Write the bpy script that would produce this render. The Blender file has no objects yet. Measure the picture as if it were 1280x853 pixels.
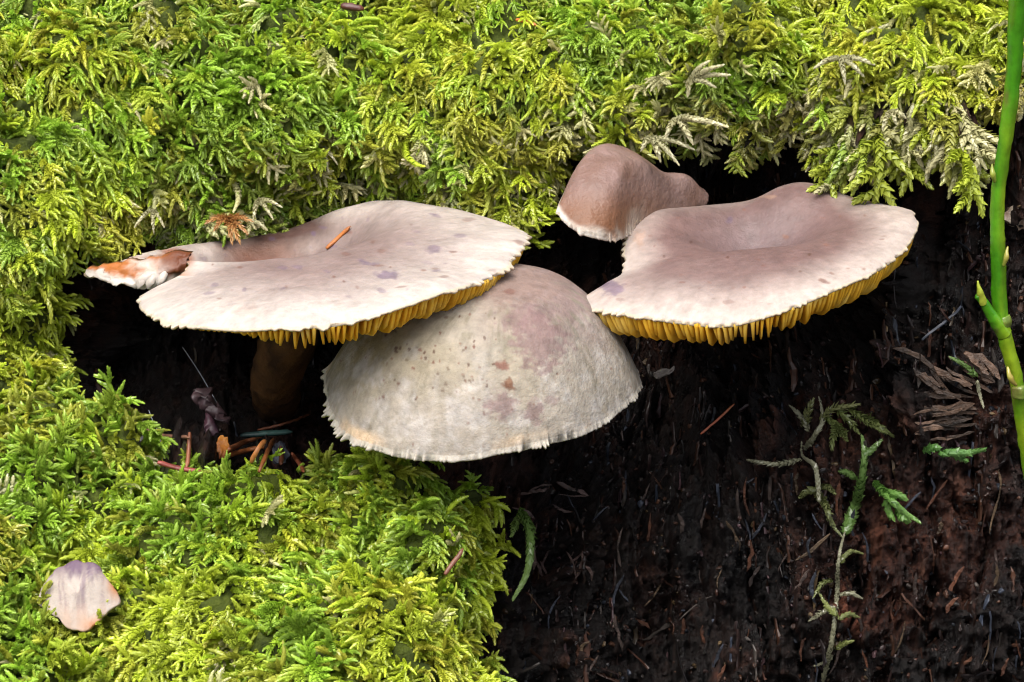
import bpy, math, random
import numpy as np
from mathutils import Matrix, Vector, Quaternion
random.seed(7); RNG = np.random.default_rng(7)
S = 0.01                                   # shapes are written in centimetres, the scene is in metres
sc = bpy.context.scene
col = sc.collection
# ------------------------------------------------------------------ camera
PITCH = math.radians(15.0); DIST = 50.0; FOCAL = 100.0; SENSOR = 36.0
cam_d = bpy.data.cameras.new('camera'); cam = bpy.data.objects.new('camera', cam_d); col.objects.link(cam)
CAM = np.array([0.0, -DIST*math.cos(PITCH), DIST*math.sin(PITCH)])
cam.location = CAM*S; cam.rotation_euler = (math.pi/2 - PITCH, 0, 0)
cam_d.lens = FOCAL; cam_d.sensor_width = SENSOR; cam_d.clip_start = 0.01; cam_d.clip_end = 2000
sc.camera = cam
# ------------------------------------------------------------------ sky, sun, exposure
SUN_EL, SUN_AZ = math.radians(60), math.radians(198)      # azimuth clockwise from +Y: light comes over the photographer's shoulder
w = bpy.data.worlds.new('World'); sc.world = w; w.use_nodes = True
nt = w.node_tree; bgn = nt.nodes['Background']
sky = nt.nodes.new('ShaderNodeTexSky'); sky.sky_type = 'NISHITA'; sky.sun_disc = False
sky.sun_elevation = SUN_EL; sky.sun_rotation = SUN_AZ; sky.air_density = 1.0; sky.dust_density = 4.0
hs = nt.nodes.new('ShaderNodeHueSaturation'); hs.inputs['Saturation'].default_value = 0.55
nt.links.new(sky.outputs[0], hs.inputs['Color']); nt.links.new(hs.outputs[0], bgn.inputs['Color'])
bgn.inputs['Strength'].default_value = 0.07
sd = bpy.data.lights.new('sun', 'SUN'); so = bpy.data.objects.new('sun', sd); col.objects.link(so)
sd.energy = 1.5; sd.angle = math.radians(50); sd.color = (1.0, 0.96, 0.90)
sdir = Vector((math.sin(SUN_AZ)*math.cos(SUN_EL), math.cos(SUN_AZ)*math.cos(SUN_EL), math.sin(SUN_EL)))
so.rotation_euler = (-sdir).to_track_quat('-Z', 'Y').to_euler(); so.location = sdir*2
sc.view_settings.view_transform = 'Standard'; sc.view_settings.look = 'None'
sc.view_settings.exposure = 1.75; sc.view_settings.gamma = 1.0; sc.view_settings.use_curve_mapping = False
sc.cycles.max_bounces = 5; sc.cycles.diffuse_bounces = 3; sc.cycles.glossy_bounces = 2; sc.cycles.use_denoising = True; sc.cycles.filter_width = 1.1

# ------------------------------------------------------------------ helpers
FPX = 1280*FOCAL/SENSOR
FWD = np.array([0, math.cos(PITCH), -math.sin(PITCH)]); UP = np.array([0, math.sin(PITCH), math.cos(PITCH)])
def at(px, py, y):
    """Point of the place (cm) that the photograph shows at px, py, standing at distance y."""
    d = FWD + np.array([1.0, 0, 0])*(px-640)/FPX + UP*(426.5-py)/FPX
    return CAM + d*((y-CAM[1])/d[1])
def proj(P):
    r = np.asarray(P)-CAM; f = r@FWD
    return 640+FPX*r[..., 0]/f, 426.5-FPX*(r@UP)/f
def _h(i, j, k, s):
    n = (i*374761393 + j*668265263 + k*2147483647 + s*144665) & 0xffffffff
    n = ((n ^ (n >> 13))*1274126177) & 0xffffffff
    return ((n ^ (n >> 16)) & 0xffff)/65535.0
def noise(P, seed=0):
    P = np.asarray(P, float); i = np.floor(P).astype(np.int64); f = P-i; f = f*f*(3-2*f)
    x, y, z = f[..., 0], f[..., 1], f[..., 2]; out = 0
    for a in (0, 1):
        for b in (0, 1):
            for c in (0, 1):
                wgt = (x if a else 1-x)*(y if b else 1-y)*(z if c else 1-z)
                out = out + wgt*_h(i[..., 0]+a, i[..., 1]+b, i[..., 2]+c, seed)
    return out*2-1
def fbm(P, oct=4, seed=0, gain=.5):
    P = np.asarray(P, float); s = 0; a = 1.0
    for o in range(oct):
        s = s + a*noise(P*2.03**o+o*17.3, seed+o); a *= gain
    return s
def sst(a, b, x):
    t = np.clip((x-a)/(b-a), 0, 1); return t*t*(3-2*t)
def mix(a, b, t):
    t = np.asarray(t)[..., None]; return np.asarray(a)*(1-t)+np.asarray(b)*t
def catmull(pts, n, closed=False):
    pts = np.asarray(pts, float); m = len(pts)
    segs = m if closed else m-1
    fine = []
    for s in range(segs):
        if closed: p0, p1, p2, p3 = (pts[(s+q) % m] for q in (-1, 0, 1, 2))
        else: p0, p1, p2, p3 = pts[max(s-1, 0)], pts[s], pts[s+1], pts[min(s+2, m-1)]
        t = np.linspace(0, 1, 24, endpoint=False)[:, None]
        fine.append(.5*((2*p1)+(-p0+p2)*t+(2*p0-5*p1+4*p2-p3)*t*t+(-p0+3*p1-3*p2+p3)*t**3))
    fine = np.vstack(fine+[pts[:1] if closed else pts[-1:]])
    L = np.r_[0, np.cumsum(np.linalg.norm(np.diff(fine, axis=0), axis=1))]
    u = np.linspace(0, L[-1], n, endpoint=not closed)
    return np.stack([np.interp(u, L, fine[:, k]) for k in range(fine.shape[1])], 1)
def grid_faces(nr, nc, wrap=False, off=0):
    i = np.arange(nr-1)[:, None]; j = np.arange(nc if wrap else nc-1)[None, :]; j2 = (j+1) % nc
    return (np.stack([i*nc+j, i*nc+j2, (i+1)*nc+j2, (i+1)*nc+j], -1).reshape(-1, 4)+off)
def mesh(name, V, F, mat=None, colr=None, t=None, smooth=True, loc=(0, 0, 0)):
    me = bpy.data.meshes.new(name)
    V = (np.asarray(V, float)-np.asarray(loc))*S
    me.from_pydata(V.tolist(), [], [list(map(int, f)) for f in F]); me.update()
    if mat: me.materials.append(mat)
    if smooth: me.shade_smooth()
    if colr is not None:
        a = me.color_attributes.new('col', 'FLOAT_COLOR', 'POINT')
        c = np.ones((len(V), 4)); c[:, :3] = np.clip(colr, 0, 1); a.data.foreach_set('color', c.ravel().astype(np.float32))
    if t is not None:
        a = me.attributes.new('tip', 'FLOAT', 'POINT'); a.data.foreach_set('value', np.asarray(t, np.float32))
    return me
def obj(name, me, parent=None, loc=(0, 0, 0)):
    o = bpy.data.objects.new(name, me); col.objects.link(o)
    if parent is not None: o.parent = parent
    else: o.location = np.asarray(loc, float)*S
    return o
def tag(o, label=None, cat=None, group=None, kind=None):
    for k, v in (('label', label), ('category', cat), ('group', group), ('kind', kind)):
        if v: o[k] = v
    return o
def thing(name, loc, label, cat, group=None):
    o = bpy.data.objects.new(name, None); col.objects.link(o); o.location = np.asarray(loc, float)*S; o.empty_display_size = .01
    return tag(o, label, cat, group)
def frame(T):
    T = T/np.linalg.norm(T); a = np.array([0, 0, 1.0]) if abs(T[2]) < .9 else np.array([1.0, 0, 0])
    N = np.cross(T, a); N /= np.linalg.norm(N); return T, N, np.cross(T, N)
def tube(path, rad, ns=10, ridge=0, seed=0, rough=0.0):
    """Tapered bent tube round a path, with closed ends."""
    path = np.asarray(path, float); n = len(path); rad = np.broadcast_to(rad, (n,))
    tang = np.gradient(path, axis=0); _, N, B = frame(tang[0]); V = []
    for i in range(n):
        T = tang[i]/np.linalg.norm(tang[i]); N = N-T*(N@T); N /= np.linalg.norm(N); B = np.cross(T, N)
        for k in range(ns):
            a = 2*math.pi*k/ns; r = rad[i]*(1+ridge*math.cos(4*a))
            V.append(path[i]+(N*math.cos(a)+B*math.sin(a))*r)
    V = np.array(V)
    if rough: V = V+rough*np.stack([noise(V*9+c*31, seed+c) for c in range(3)], 1)
    F = [list(f) for f in grid_faces(n, ns, True)]
    F.append(list(range(ns))[::-1]); F.append(list(range((n-1)*ns, n*ns)))
    return V, F
def join(parts):
    Vs, Fs, off = [], [], 0
    for V, F in parts:
        Vs.append(np.asarray(V)); Fs += [[i+off for i in f] for f in F]; off += len(V)
    return np.vstack(Vs), Fs

# ------------------------------------------------------------------ materials
def newmat(name):
    m = bpy.data.materials.new(name); m.use_nodes = True
    return m, m.node_tree, m.node_tree.nodes['Principled BSDF']
def N(nt, t, **kw):
    n = nt.nodes.new(t)
    for k, v in kw.items(): setattr(n, k, v)
    return n
def ramp(nt, fac, stops):
    r = N(nt, 'ShaderNodeValToRGB'); e = r.color_ramp.elements
    while len(e) < len(stops): e.new(0.5)
    for q, (p, c) in zip(e, stops): q.position = p; q.color = (*c, 1)
    nt.links.new(fac, r.inputs[0]); return r.outputs[0]
def tnoise(nt, scale, detail=5, rough=.6, vec=None, dist=0.0):
    n = N(nt, 'ShaderNodeTexNoise'); n.inputs['Scale'].default_value = scale; n.inputs['Detail'].default_value = detail
    n.inputs['Roughness'].default_value = rough; n.inputs['Distortion'].default_value = dist
    if vec is not None: nt.links.new(vec, n.inputs['Vector'])
    return n.outputs['Fac']
def mixc(nt, fac, a, b, mode='MIX'):
    m = N(nt, 'ShaderNodeMix', data_type='RGBA', blend_type=mode)
    for s, v in ((m.inputs[0], fac), (m.inputs[6], a), (m.inputs[7], b)):
        if hasattr(v, 'links'): nt.links.new(v, s)
        elif isinstance(v, (int, float)): s.default_value = v
        else: s.default_value = (*v, 1)
    return m.outputs[2]
def objcoord(nt, scale=(1, 1, 1)):
    tc = N(nt, 'ShaderNodeTexCoord'); mp = N(nt, 'ShaderNodeMapping'); mp.inputs['Scale'].default_value = scale
    nt.links.new(tc.outputs['Object'], mp.inputs[0]); return mp.outputs[0]
def bump(nt, b, h, strength, dist):
    n = N(nt, 'ShaderNodeBump'); n.inputs['Strength'].default_value = strength; n.inputs['Distance'].default_value = dist
    nt.links.new(h, n.inputs['Height']); nt.links.new(n.outputs[0], b.inputs['Normal'])
def mat_vcol(name, rough=.5, spec=.4, sss=0.0, sss_r=.003, bscale=900, bstr=.35, bdist=.0003, mottle=.18, mscale=260):
    m, nt, b = newmat(name); v = objcoord(nt)
    a = N(nt, 'ShaderNodeVertexColor', layer_name='col')
    f = tnoise(nt, mscale, 6, .65, v)
    mc = ramp(nt, f, [(.3, (1-mottle,)*3), (.7, (1+mottle*.4,)*3)])
    c = mixc(nt, 1.0, a.outputs['Color'], mc, 'MULTIPLY'); nt.links.new(c, b.inputs['Base Color'])
    b.inputs['Roughness'].default_value = rough; b.inputs['Specular IOR Level'].default_value = spec
    if sss:
        b.inputs['Subsurface Weight'].default_value = sss; b.inputs['Subsurface Radius'].default_value = (1, .6, .35)
        b.inputs['Subsurface Scale'].default_value = sss_r
    bump(nt, b, tnoise(nt, bscale, 4, .6, v), bstr, bdist)
    return m
M_CAP = mat_vcol('cap_skin', .5, .35, .2, .0015, 800, .55, .0004, .2, 330)
M_FELT = mat_vcol('cap_skin_felted', .75, .2, .2, .002, 700, .7, .0005, .3, 420)
M_SMALL = mat_vcol('cap_skin_wrinkled', .5, .35, .2, .002, 520, .9, .0006, .12, 300)
M_STEM = mat_vcol('stipe', .7, .2, .15, .002, 500, .8, .0006, .3, 300)
M_BIT = mat_vcol('litter', .45, .5, 0, 0, 1400, .5, .0003, .35, 700)
M_TWIG = mat_vcol('green_twig_skin', .26, .45, .1, .001, 380, .45, .0004, .42, 240)
M_WOODCHIP = mat_vcol('wood_splinter', .5, .45, 0, 0, 1500, .8, .0005, .5, 500)
def make_gill_mat():
    m, nt, b = newmat('gill'); v = objcoord(nt)
    c = ramp(nt, tnoise(nt, 180, 4, .6, v), [(.3, (.92, .50, .03)), (.5, (.97, .62, .06)), (.72, (.97, .74, .20))])
    nt.links.new(c, b.inputs['Base Color']); b.inputs['Roughness'].default_value = .6; b.inputs['Specular IOR Level'].default_value = .25
    tr = N(nt, 'ShaderNodeBsdfTranslucent'); nt.links.new(c, tr.inputs['Color']); ms = N(nt, 'ShaderNodeMixShader'); ms.inputs[0].default_value = .5
    nt.links.new(b.outputs[0], ms.inputs[1]); nt.links.new(tr.outputs[0], ms.inputs[2]); nt.links.new(ms.outputs[0], nt.nodes['Material Output'].inputs['Surface'])
    b.inputs['Subsurface Weight'].default_value = .0; b.inputs['Subsurface Radius'].default_value = (1, .6, .2); b.inputs['Subsurface Scale'].default_value = .002
    return m
M_GILL = make_gill_mat()
def make_moss_mat(name, instancer):
    m, nt, b = newmat(name)
    tip = N(nt, 'ShaderNodeAttribute', attribute_name='tip')
    if instancer: ti = N(nt, 'ShaderNodeAttribute', attribute_name='tint', attribute_type='INSTANCER')
    else: ti = N(nt, 'ShaderNodeAttribute', attribute_name='col')
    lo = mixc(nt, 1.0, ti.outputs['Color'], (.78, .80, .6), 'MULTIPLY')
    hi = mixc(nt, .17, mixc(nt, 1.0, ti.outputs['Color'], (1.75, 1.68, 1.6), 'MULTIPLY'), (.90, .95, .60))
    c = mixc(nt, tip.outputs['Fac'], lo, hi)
    nt.links.new(c, b.inputs['Base Color']); b.inputs['Roughness'].default_value = .27; b.inputs['Specular IOR Level'].default_value = .75
    out = nt.nodes['Material Output']; tr = N(nt, 'ShaderNodeBsdfTranslucent'); nt.links.new(c, tr.inputs['Color'])
    ms = N(nt, 'ShaderNodeMixShader'); ms.inputs[0].default_value = .36
    nt.links.new(b.outputs[0], ms.inputs[1]); nt.links.new(tr.outputs[0], ms.inputs[2]); nt.links.new(ms.outputs[0], out.inputs['Surface'])
    return m
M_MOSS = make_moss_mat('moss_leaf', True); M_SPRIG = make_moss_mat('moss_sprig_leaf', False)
def make_debris_mat():
    m, nt, b = newmat('rotten_wood_crumb')
    ti = N(nt, 'ShaderNodeAttribute', attribute_name='tint', attribute_type='INSTANCER'); v = objcoord(nt)
    c = mixc(nt, 1.0, ti.outputs['Color'], ramp(nt, tnoise(nt, 600, 4, .7, v), [(.3, (.35,)*3), (.7, (1.3,)*3)]), 'MULTIPLY')
    nt.links.new(c, b.inputs['Base Color']); b.inputs['Roughness'].default_value = .4; b.inputs['Specular IOR Level'].default_value = .3
    return m
M_DEBRIS = make_debris_mat()
def make_wood_mat():
    m, nt, b = newmat('rotten_wood'); v = objcoord(nt, (1, 1, .22)); v2 = objcoord(nt)
    f1 = tnoise(nt, 170, 8, .7, v, .6); f2 = tnoise(nt, 60, 5, .6, v2)
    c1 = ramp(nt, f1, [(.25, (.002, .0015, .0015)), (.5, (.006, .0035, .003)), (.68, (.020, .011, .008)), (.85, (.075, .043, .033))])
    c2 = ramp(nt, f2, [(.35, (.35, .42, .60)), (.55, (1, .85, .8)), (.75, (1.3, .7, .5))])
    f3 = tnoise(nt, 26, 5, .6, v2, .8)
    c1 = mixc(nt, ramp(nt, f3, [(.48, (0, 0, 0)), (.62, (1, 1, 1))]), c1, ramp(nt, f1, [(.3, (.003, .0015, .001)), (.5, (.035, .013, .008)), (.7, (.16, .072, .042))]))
    mk = N(nt, 'ShaderNodeVertexColor', layer_name='col')
    duff = ramp(nt, tnoise(nt, 300, 6, .7, v2), [(.3, (.02, .03, .004)), (.6, (.075, .10, .010)), (.8, (.14, .17, .02))])
    nt.links.new(mixc(nt, mk.outputs['Color'], mixc(nt, 1.0, c1, c2, 'MULTIPLY'), duff), b.inputs['Base Color'])
    b.inputs['Specular IOR Level'].default_value = .3; nt.links.new(ramp(nt, tnoise(nt, 120, 4, .6, v2), [(.35, (.18,)*3), (.6, (.7,)*3)]), b.inputs['Roughness'])
    h = N(nt, 'ShaderNodeMath', operation='ADD'); nt.links.new(f1, h.inputs[0]); nt.links.new(tnoise(nt, 700, 6, .7, v2), h.inputs[1])
    bump(nt, b, h.outputs[0], 1.0, .0012)
    return m
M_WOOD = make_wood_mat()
def make_soil_mat():
    m, nt, b = newmat('forest_floor'); v = objcoord(nt)
    nt.links.new(ramp(nt, tnoise(nt, 40, 8, .7, v), [(.3, (.02, .014, .01)), (.6, (.06, .04, .025)), (.8, (.12, .09, .05))]), b.inputs['Base Color'])
    b.inputs['Roughness'].default_value = .9; bump(nt, b, tnoise(nt, 90, 8, .7, v), .8, .01); return m
M_SOIL = make_soil_mat()

# ------------------------------------------------------------------ ground
n = 24; a = np.linspace(0, 2*math.pi, 49)[:-1]; rr = np.geomspace(30, 60000, n)
V = np.stack([np.outer(rr, np.cos(a)), np.outer(rr, np.sin(a)), np.full((n, 48), -14.0)], -1).reshape(-1, 3)
V = np.vstack([V, [[0, 0, -14.0]]]); F = [list(f) for f in grid_faces(n, 48, True)]+[[(k+1) % 48, k, n*48] for k in range(48)]
tag(obj('ground', mesh('ground', V, F, M_SOIL)), kind='structure')

# ------------------------------------------------------------------ the rotting log: profile of (row in the photograph, distance) knots at stations along it
ST = {   # px: frame bottom, mound, ridge, floor, wall, ceiling, under lip, lip, moss, frame top
 -250: [(853,-4.5),(690,-2.8),(570,-1.3),(500,-.5),(450,0),(400,.4),(350,.7),(290,.9),(150,1.9),(0,4.4)],
 -60:  [(853,-4.5),(690,-2.8),(570,-1.3),(500,-.5),(450,0),(400,.4),(350,.7),(290,.9),(150,1.9),(0,4.4)],
 20:   [(853,-4.5),(690,-2.6),(540,-.6),(490,.3),(450,.9),(400,1.3),(360,1.3),(310,1.3),(160,2.1),(0,4.6)],
 100:  [(853,-4.6),(720,-2.6),(560,0),(545,2.5),(480,4.5),(390,5.2),(320,4.2),(285,2.9),(150,2.7),(0,5.0)],
 320:  [(853,-4.8),(720,-2.8),(605,-.6),(560,2.5),(480,5),(350,6.4),(290,6.0),(250,4.8),(130,3.9),(0,6.2)],
 480:  [(853,-4.8),(730,-2.8),(600,-.9),(570,2),(480,4.6),(350,5.8),(275,5.8),(232,5.0),(120,4.3),(0,6.6)],
 528:  [(853,-4.4),(740,-2.9),(625,-1.5),(600,1),(500,3.8),(380,5.0),(300,5.0),(250,4.4),(125,3.8),(0,6.2)],
 560:  [(853,-3.0),(740,-1.9),(640,-.8),(600,1.2),(495,3.6),(375,4.8),(298,4.9),(247,4.3),(122,3.7),(0,6.0)],
 590:  [(853,-.6),(740,.1),(650,.7),(590,1.6),(480,3.2),(360,4.4),(290,4.6),(240,4.0),(115,3.5),(0,5.8)],
 760:  [(853,.3),(740,.9),(650,1.5),(560,2.5),(450,4.2),(320,5.8),(205,6.0),(148,4.2),(75,3.5),(0,5.2)],
 900:  [(853,.3),(740,1.0),(650,1.7),(560,2.9),(450,4.6),(300,6.4),(205,6.4),(132,4.0),(65,3.1),(0,4.8)],
 1050: [(853,.2),(740,.9),(650,1.4),(560,2.1),(450,3.5),(330,5.2),(225,5.2),(142,3.0),(70,2.5),(0,4.2)],
 1180: [(853,.2),(740,.8),(650,1.3),(560,1.7),(450,2.3),(330,3.0),(240,3.1),(140,2.0),(65,2.3),(0,3.8)],
 1260: [(853,.1),(740,.7),(650,1.2),(560,1.6),(450,2.1),(330,2.6),(220,2.7),(110,2.3),(50,2.7),(-20,4)],
 1550: [(853,.0),(740,.6),(650,1.1),(560,1.5),(450,2.0),(330,2.4),(220,2.5),(90,2.5),(40,3.0),(-20,4)]}
sx = []; sk = []
for px, kn in ST.items():
    pts = [at(px, py, y) for py, y in kn]; x = (px-640)/71.1
    b0 = pts[0]; K = [(b0[1]-3.0, -14.5), (b0[1]-1.2 if px < 620 else b0[1]-.6, b0[2]-2.5)]
    K += [(p[1], p[2]) for p in pts] + [(pts[-1][1]+4.5, pts[-1][2]+2.6), (22, 4), (26, -14.5)]
    sx.append(x); sk.append(K)
sx = np.array(sx); sk = np.array(sk)                      # stations x knots x (y,z)
XS = np.r_[np.linspace(-30, -11, 20)[:-1], np.linspace(-11, 11, 520), np.linspace(11, 30, 20)[1:]]
nk = sk.shape[1]
# rows: fine through the visible knots
KT = np.r_[np.linspace(0, 1.5, 8)[:-1], np.linspace(1.5, 12, 420), np.linspace(12, nk-1, 26)[1:]]
KX = np.stack([[np.interp(XS, sx, sk[:, k, c]) for k in range(nk)] for c in range(2)])   # 2 x nk x nx
for it in range(10):                                       # soften the stations along x (inside the fine zone)
    KX[:, :, 20:-20] = (KX[:, :, 19:-21]+2*KX[:, :, 20:-20]+KX[:, :, 21:-19])/4
def rowinterp(kt):
    i = np.clip(np.floor(kt).astype(int), 0, nk-2); t = (kt-i)[None, :, None]
    p0, p1, p2, p3 = (KX[:, np.clip(i+q, 0, nk-1), :] for q in (-1, 0, 1, 2))
    return .5*((2*p1)+(-p0+p2)*t+(2*p0-5*p1+4*p2-p3)*t*t+(-p0+3*p1-3*p2+p3)*t**3)
YZ = rowinterp(KT)
G = np.stack([np.broadcast_to(XS, YZ[0].shape), YZ[0], YZ[1]], -1)      # rows x cols x 3
def normals(G):
    n = np.cross(np.gradient(G, axis=1), np.gradient(G, axis=0)); return n/np.maximum(np.linalg.norm(n, axis=-1, keepdims=True), 1e-9)
NR = normals(G)
KTg = np.broadcast_to(KT[:, None], G.shape[:2]); PXg = np.broadcast_to(640+71.1*XS[None, :], G.shape[:2])
edge = 14*fbm(np.stack([KTg*3, PXg*.02, 0*KTg], -1), 3, 5)
kj = .25*fbm(np.stack([PXg*.03, PXg*0, PXg*0+3], -1), 3, 9)
upper = sst(8.65, 8.95, KTg+kj-.42*sst(860, 960, PXg)); left = sst(50, 26, PXg+edge); mound = sst(4.45, 4.2, KTg+.5*kj+.35*sst(150, 200, PXg)*sst(420, 370, PXg))*sst(594, 574, PXg+edge*.6)
mossm = np.clip(np.maximum(np.maximum(upper, left), mound), 0, 1)*sst(12.9, 12.6, KTg)
# wood relief: fibres run up the face, crumbled steps, lumps; moss cushions are rounder
fib = fbm(G*np.array([3.2, 3.2, .55]), 5, 20, .55); lump = fbm(G*1.1, 4, 40); crumb = fbm(G*5.5, 4, 60, .6)
ridge = 1-2*np.abs(fbm(G*np.array([2.1, 2.1, .4]), 4, 80, .5))
hole = np.clip(fbm(G*np.array([1.3, 1.3, .7]), 4, 140, .55)-.15, 0, 1)
def blocks(G, fx, fz, seed):
    wx = G[..., 0]*fx+.55*fbm(G*np.array([1.2, 1.2, .35])*fx*.5, 3, seed); ci = np.floor(wx).astype(np.int64)
    wz = G[..., 2]*fz+7*_h(ci, ci*0+3, ci*0, seed)+.5*fbm(G*fx*.8, 3, seed+5); cz = np.floor(wz).astype(np.int64)
    gap = np.minimum(wx-ci, 1-(wx-ci))
    return _h(ci, cz, ci*0+1, seed+9)-.5-.8*np.clip(.10-gap, 0, .1)*10*.5
wood_d = .95*blocks(G, 1.3, .42, 400)+.62*blocks(G, 3.4, .8, 420)+.26*blocks(G, 8.5, 1.6, 440)+.22*fib+.36*lump+.20*crumb+.10*ridge-.9*hole
wood_d = wood_d*(1-.72*sst(4.0, 4.6, KTg)*sst(6.6, 6.0, KTg)*sst(640, 560, PXg))
moss_d = .42*fbm(G*.9, 3, 100)+.44*fbm(G*1.9, 3, 120)
G = G+NR*((wood_d*(1-mossm)+moss_d*mossm)[..., None])
NR = normals(G)
nr_, nc_ = G.shape[:2]
M_CORE = M_WOOD
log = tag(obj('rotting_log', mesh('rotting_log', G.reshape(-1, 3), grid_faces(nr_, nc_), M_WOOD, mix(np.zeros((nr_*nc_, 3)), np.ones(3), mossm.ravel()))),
          'dark wet rotting log that carries the moss and the mushrooms', 'log')

GPX, GPY = proj(G); GD = (G-CAM)@FWD
_vis = (KTg > 1.4) & (KTg < 12.5) & (np.abs(PXg-640) < 760); _gx, _gy, _gd, _gY = GPX[_vis], GPY[_vis], GD[_vis], G[..., 1][_vis]
def ysurf(px, py, rad=7):
    m_ = (np.abs(_gx-px) < rad) & (np.abs(_gy-py) < rad)
    if not m_.any(): return 1.0
    d_ = _gd[m_]; k = np.argsort(d_)[min(2, len(d_)-1)]; return _gY[m_][k]
# ------------------------------------------------------------------ moss shoots
class Leaves:
    def __init__(s): s.V = []; s.F = []; s.t = []; s.c = []; s.n = 0
    def add(s, V, F, t, c=None):
        s.V += list(V); s.F += [[i+s.n for i in f] for f in F]; s.t += list(t); s.n += len(V)
        if c is not None: s.c += [c]*len(V)
def leaf(L, base, dirv, side, up, ln, wd, tt, c=None):
    mid = base+dirv*ln*.45+up*ln*.10; tip = base+dirv*ln-up*ln*.04
    l = base+dirv*ln*.38+side*wd*.5-up*ln*.03; r = base+dirv*ln*.38-side*wd*.5-up*ln*.03
    L.add([base, l, mid, r, tip], [(0, 2, 1), (0, 3, 2), (1, 2, 4), (2, 3, 4)], [tt*.3, tt*.75, tt*.7, tt*.75, tt], c)
def shoot(L, path, rng, ln=.13, wd=.075, step=.017, spread=.62, t0=.45, t1=1.0, c=None, flat=.6):
    n0 = len(path); lens = np.r_[0, np.cumsum(np.linalg.norm(np.diff(path, axis=0), axis=1))]; tot = lens[-1]
    tang = np.gradient(path, axis=0); n = max(4, int(tot/step)); ang = rng.random()*6
    for i in range(n):
        u = i/(n-1); q = u*tot; p = np.array([np.interp(q, lens, path[:, k]) for k in range(3)])
        T = np.array([np.interp(q, lens, tang[:, k]) for k in range(3)]); T, A, B = frame(T)
        ang += 2.399+rng.normal()*.25
        R = A*math.cos(ang)+B*math.sin(ang)*flat if abs(A[2]) < abs(B[2]) else A*math.cos(ang)*flat+B*math.sin(ang)
        R /= np.linalg.norm(R)
        taper = (1-.55*u**3)*(.75+.25*min(1, u*6)); sp = spread*(1-.55*u)+rng.normal()*.09
        d = T*math.cos(sp)+R*math.sin(sp); up = R*math.cos(sp)-T*math.sin(sp); side = np.cross(d, up)
        l_ = ln*taper*(.85+.3*rng.random())
        leaf(L, p, d, side, up, l_, wd*taper, t0+(t1-t0)*u**1.5+rng.normal()*.06, c)
    leaf(L, path[-1]-tang[-1]*.3, *(lambda f: (f[0], f[1], f[2]))(frame(tang[-1])), ln*.6, wd*.5, t1, c)
def arc(p, d, up, L, bend, n=7, wob=0, rng=None):
    """Curved path from p along d, bending towards -up by `bend` radians."""
    out = [np.array(p, float)]; st = L/(n-1); d = d/np.linalg.norm(d)
    for i in range(n-1):
        a = bend*(i+.5)/(n-1); v = d*math.cos(a)-up*math.sin(a)
        if wob and rng is not None: v = v+rng.normal(size=3)*wob
        out.append(out[-1]+v/np.linalg.norm(v)*st)
    return np.array(out)
def frond(L, rng, main=1.3, nb=8, bl=(.3, .65), c=None, ln=.12, wd=.075, bend=.7, rise=.15, step=.017):
    X, Y, Z = np.eye(3)
    sp = arc([0, 0, 0], X*math.cos(rise)+Z*math.sin(rise), Z, main, bend, 9, .04, rng)
    shoot(L, sp, rng, ln, wd, step, .74, .3, .95, c)
    tang = np.gradient(sp, axis=0)
    for k in range(nb):
        u = .12+.74*(k+rng.random()*.6)/nb; i = u*(len(sp)-1); j = int(i)
        p = sp[j]+(sp[j+1]-sp[j])*(i-j); T = tang[j]/np.linalg.norm(tang[j])
        sgn = 1 if k % 2 else -1; a = math.radians(rng.uniform(35, 65))
        d = T*math.cos(a)+Y*sgn*math.sin(a)+Z*rng.uniform(-.1, .35)
        l = rng.uniform(*bl)*(1-.45*u)
        shoot(L, arc(p, d, Z, l, rng.uniform(.2, .9), 6, .05, rng), rng, ln*.95, wd*.95, step, .74, .45, 1.0, c)
def proto(name, build, mat=M_MOSS):
    L = Leaves(); build(L)
    me = mesh(name, np.array(L.V), L.F, mat, np.array(L.c) if L.c else None, np.clip(L.t, 0, 1), smooth=False)
    return bpy.data.objects.new(name, me)
prng = np.random.default_rng(11)
PROTOS = []
for k in range(9):
    PROTOS.append(proto('frond', lambda L: frond(L, prng, prng.uniform(.7, 1.1), prng.integers(5, 8), (.30, .55), None, .125, .095, prng.uniform(.5, 1.3), .15, .0088)))
for k in range(5):
    def plump(L):
        shoot(L, arc([0, 0, 0], np.array([1, 0, .25]), np.array([0, 0, 1.0]), prng.uniform(.6, .9), prng.uniform(.4, 1.1), 8, .04, prng), prng, .13, .105, .0075, .78, .4, 1.0)
        for s in (-1, 1):
            if prng.random() < .7:
                shoot(L, arc([.2, 0, .04], np.array([1, s*.9, .2]), np.array([0, 0, 1.0]), prng.uniform(.25, .45), .6, 6, .04, prng), prng, .12, .095, .008, .74, .4, 1.0)
    PROTOS.append(proto('shoot', plump))
NF = len(PROTOS)

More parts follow.
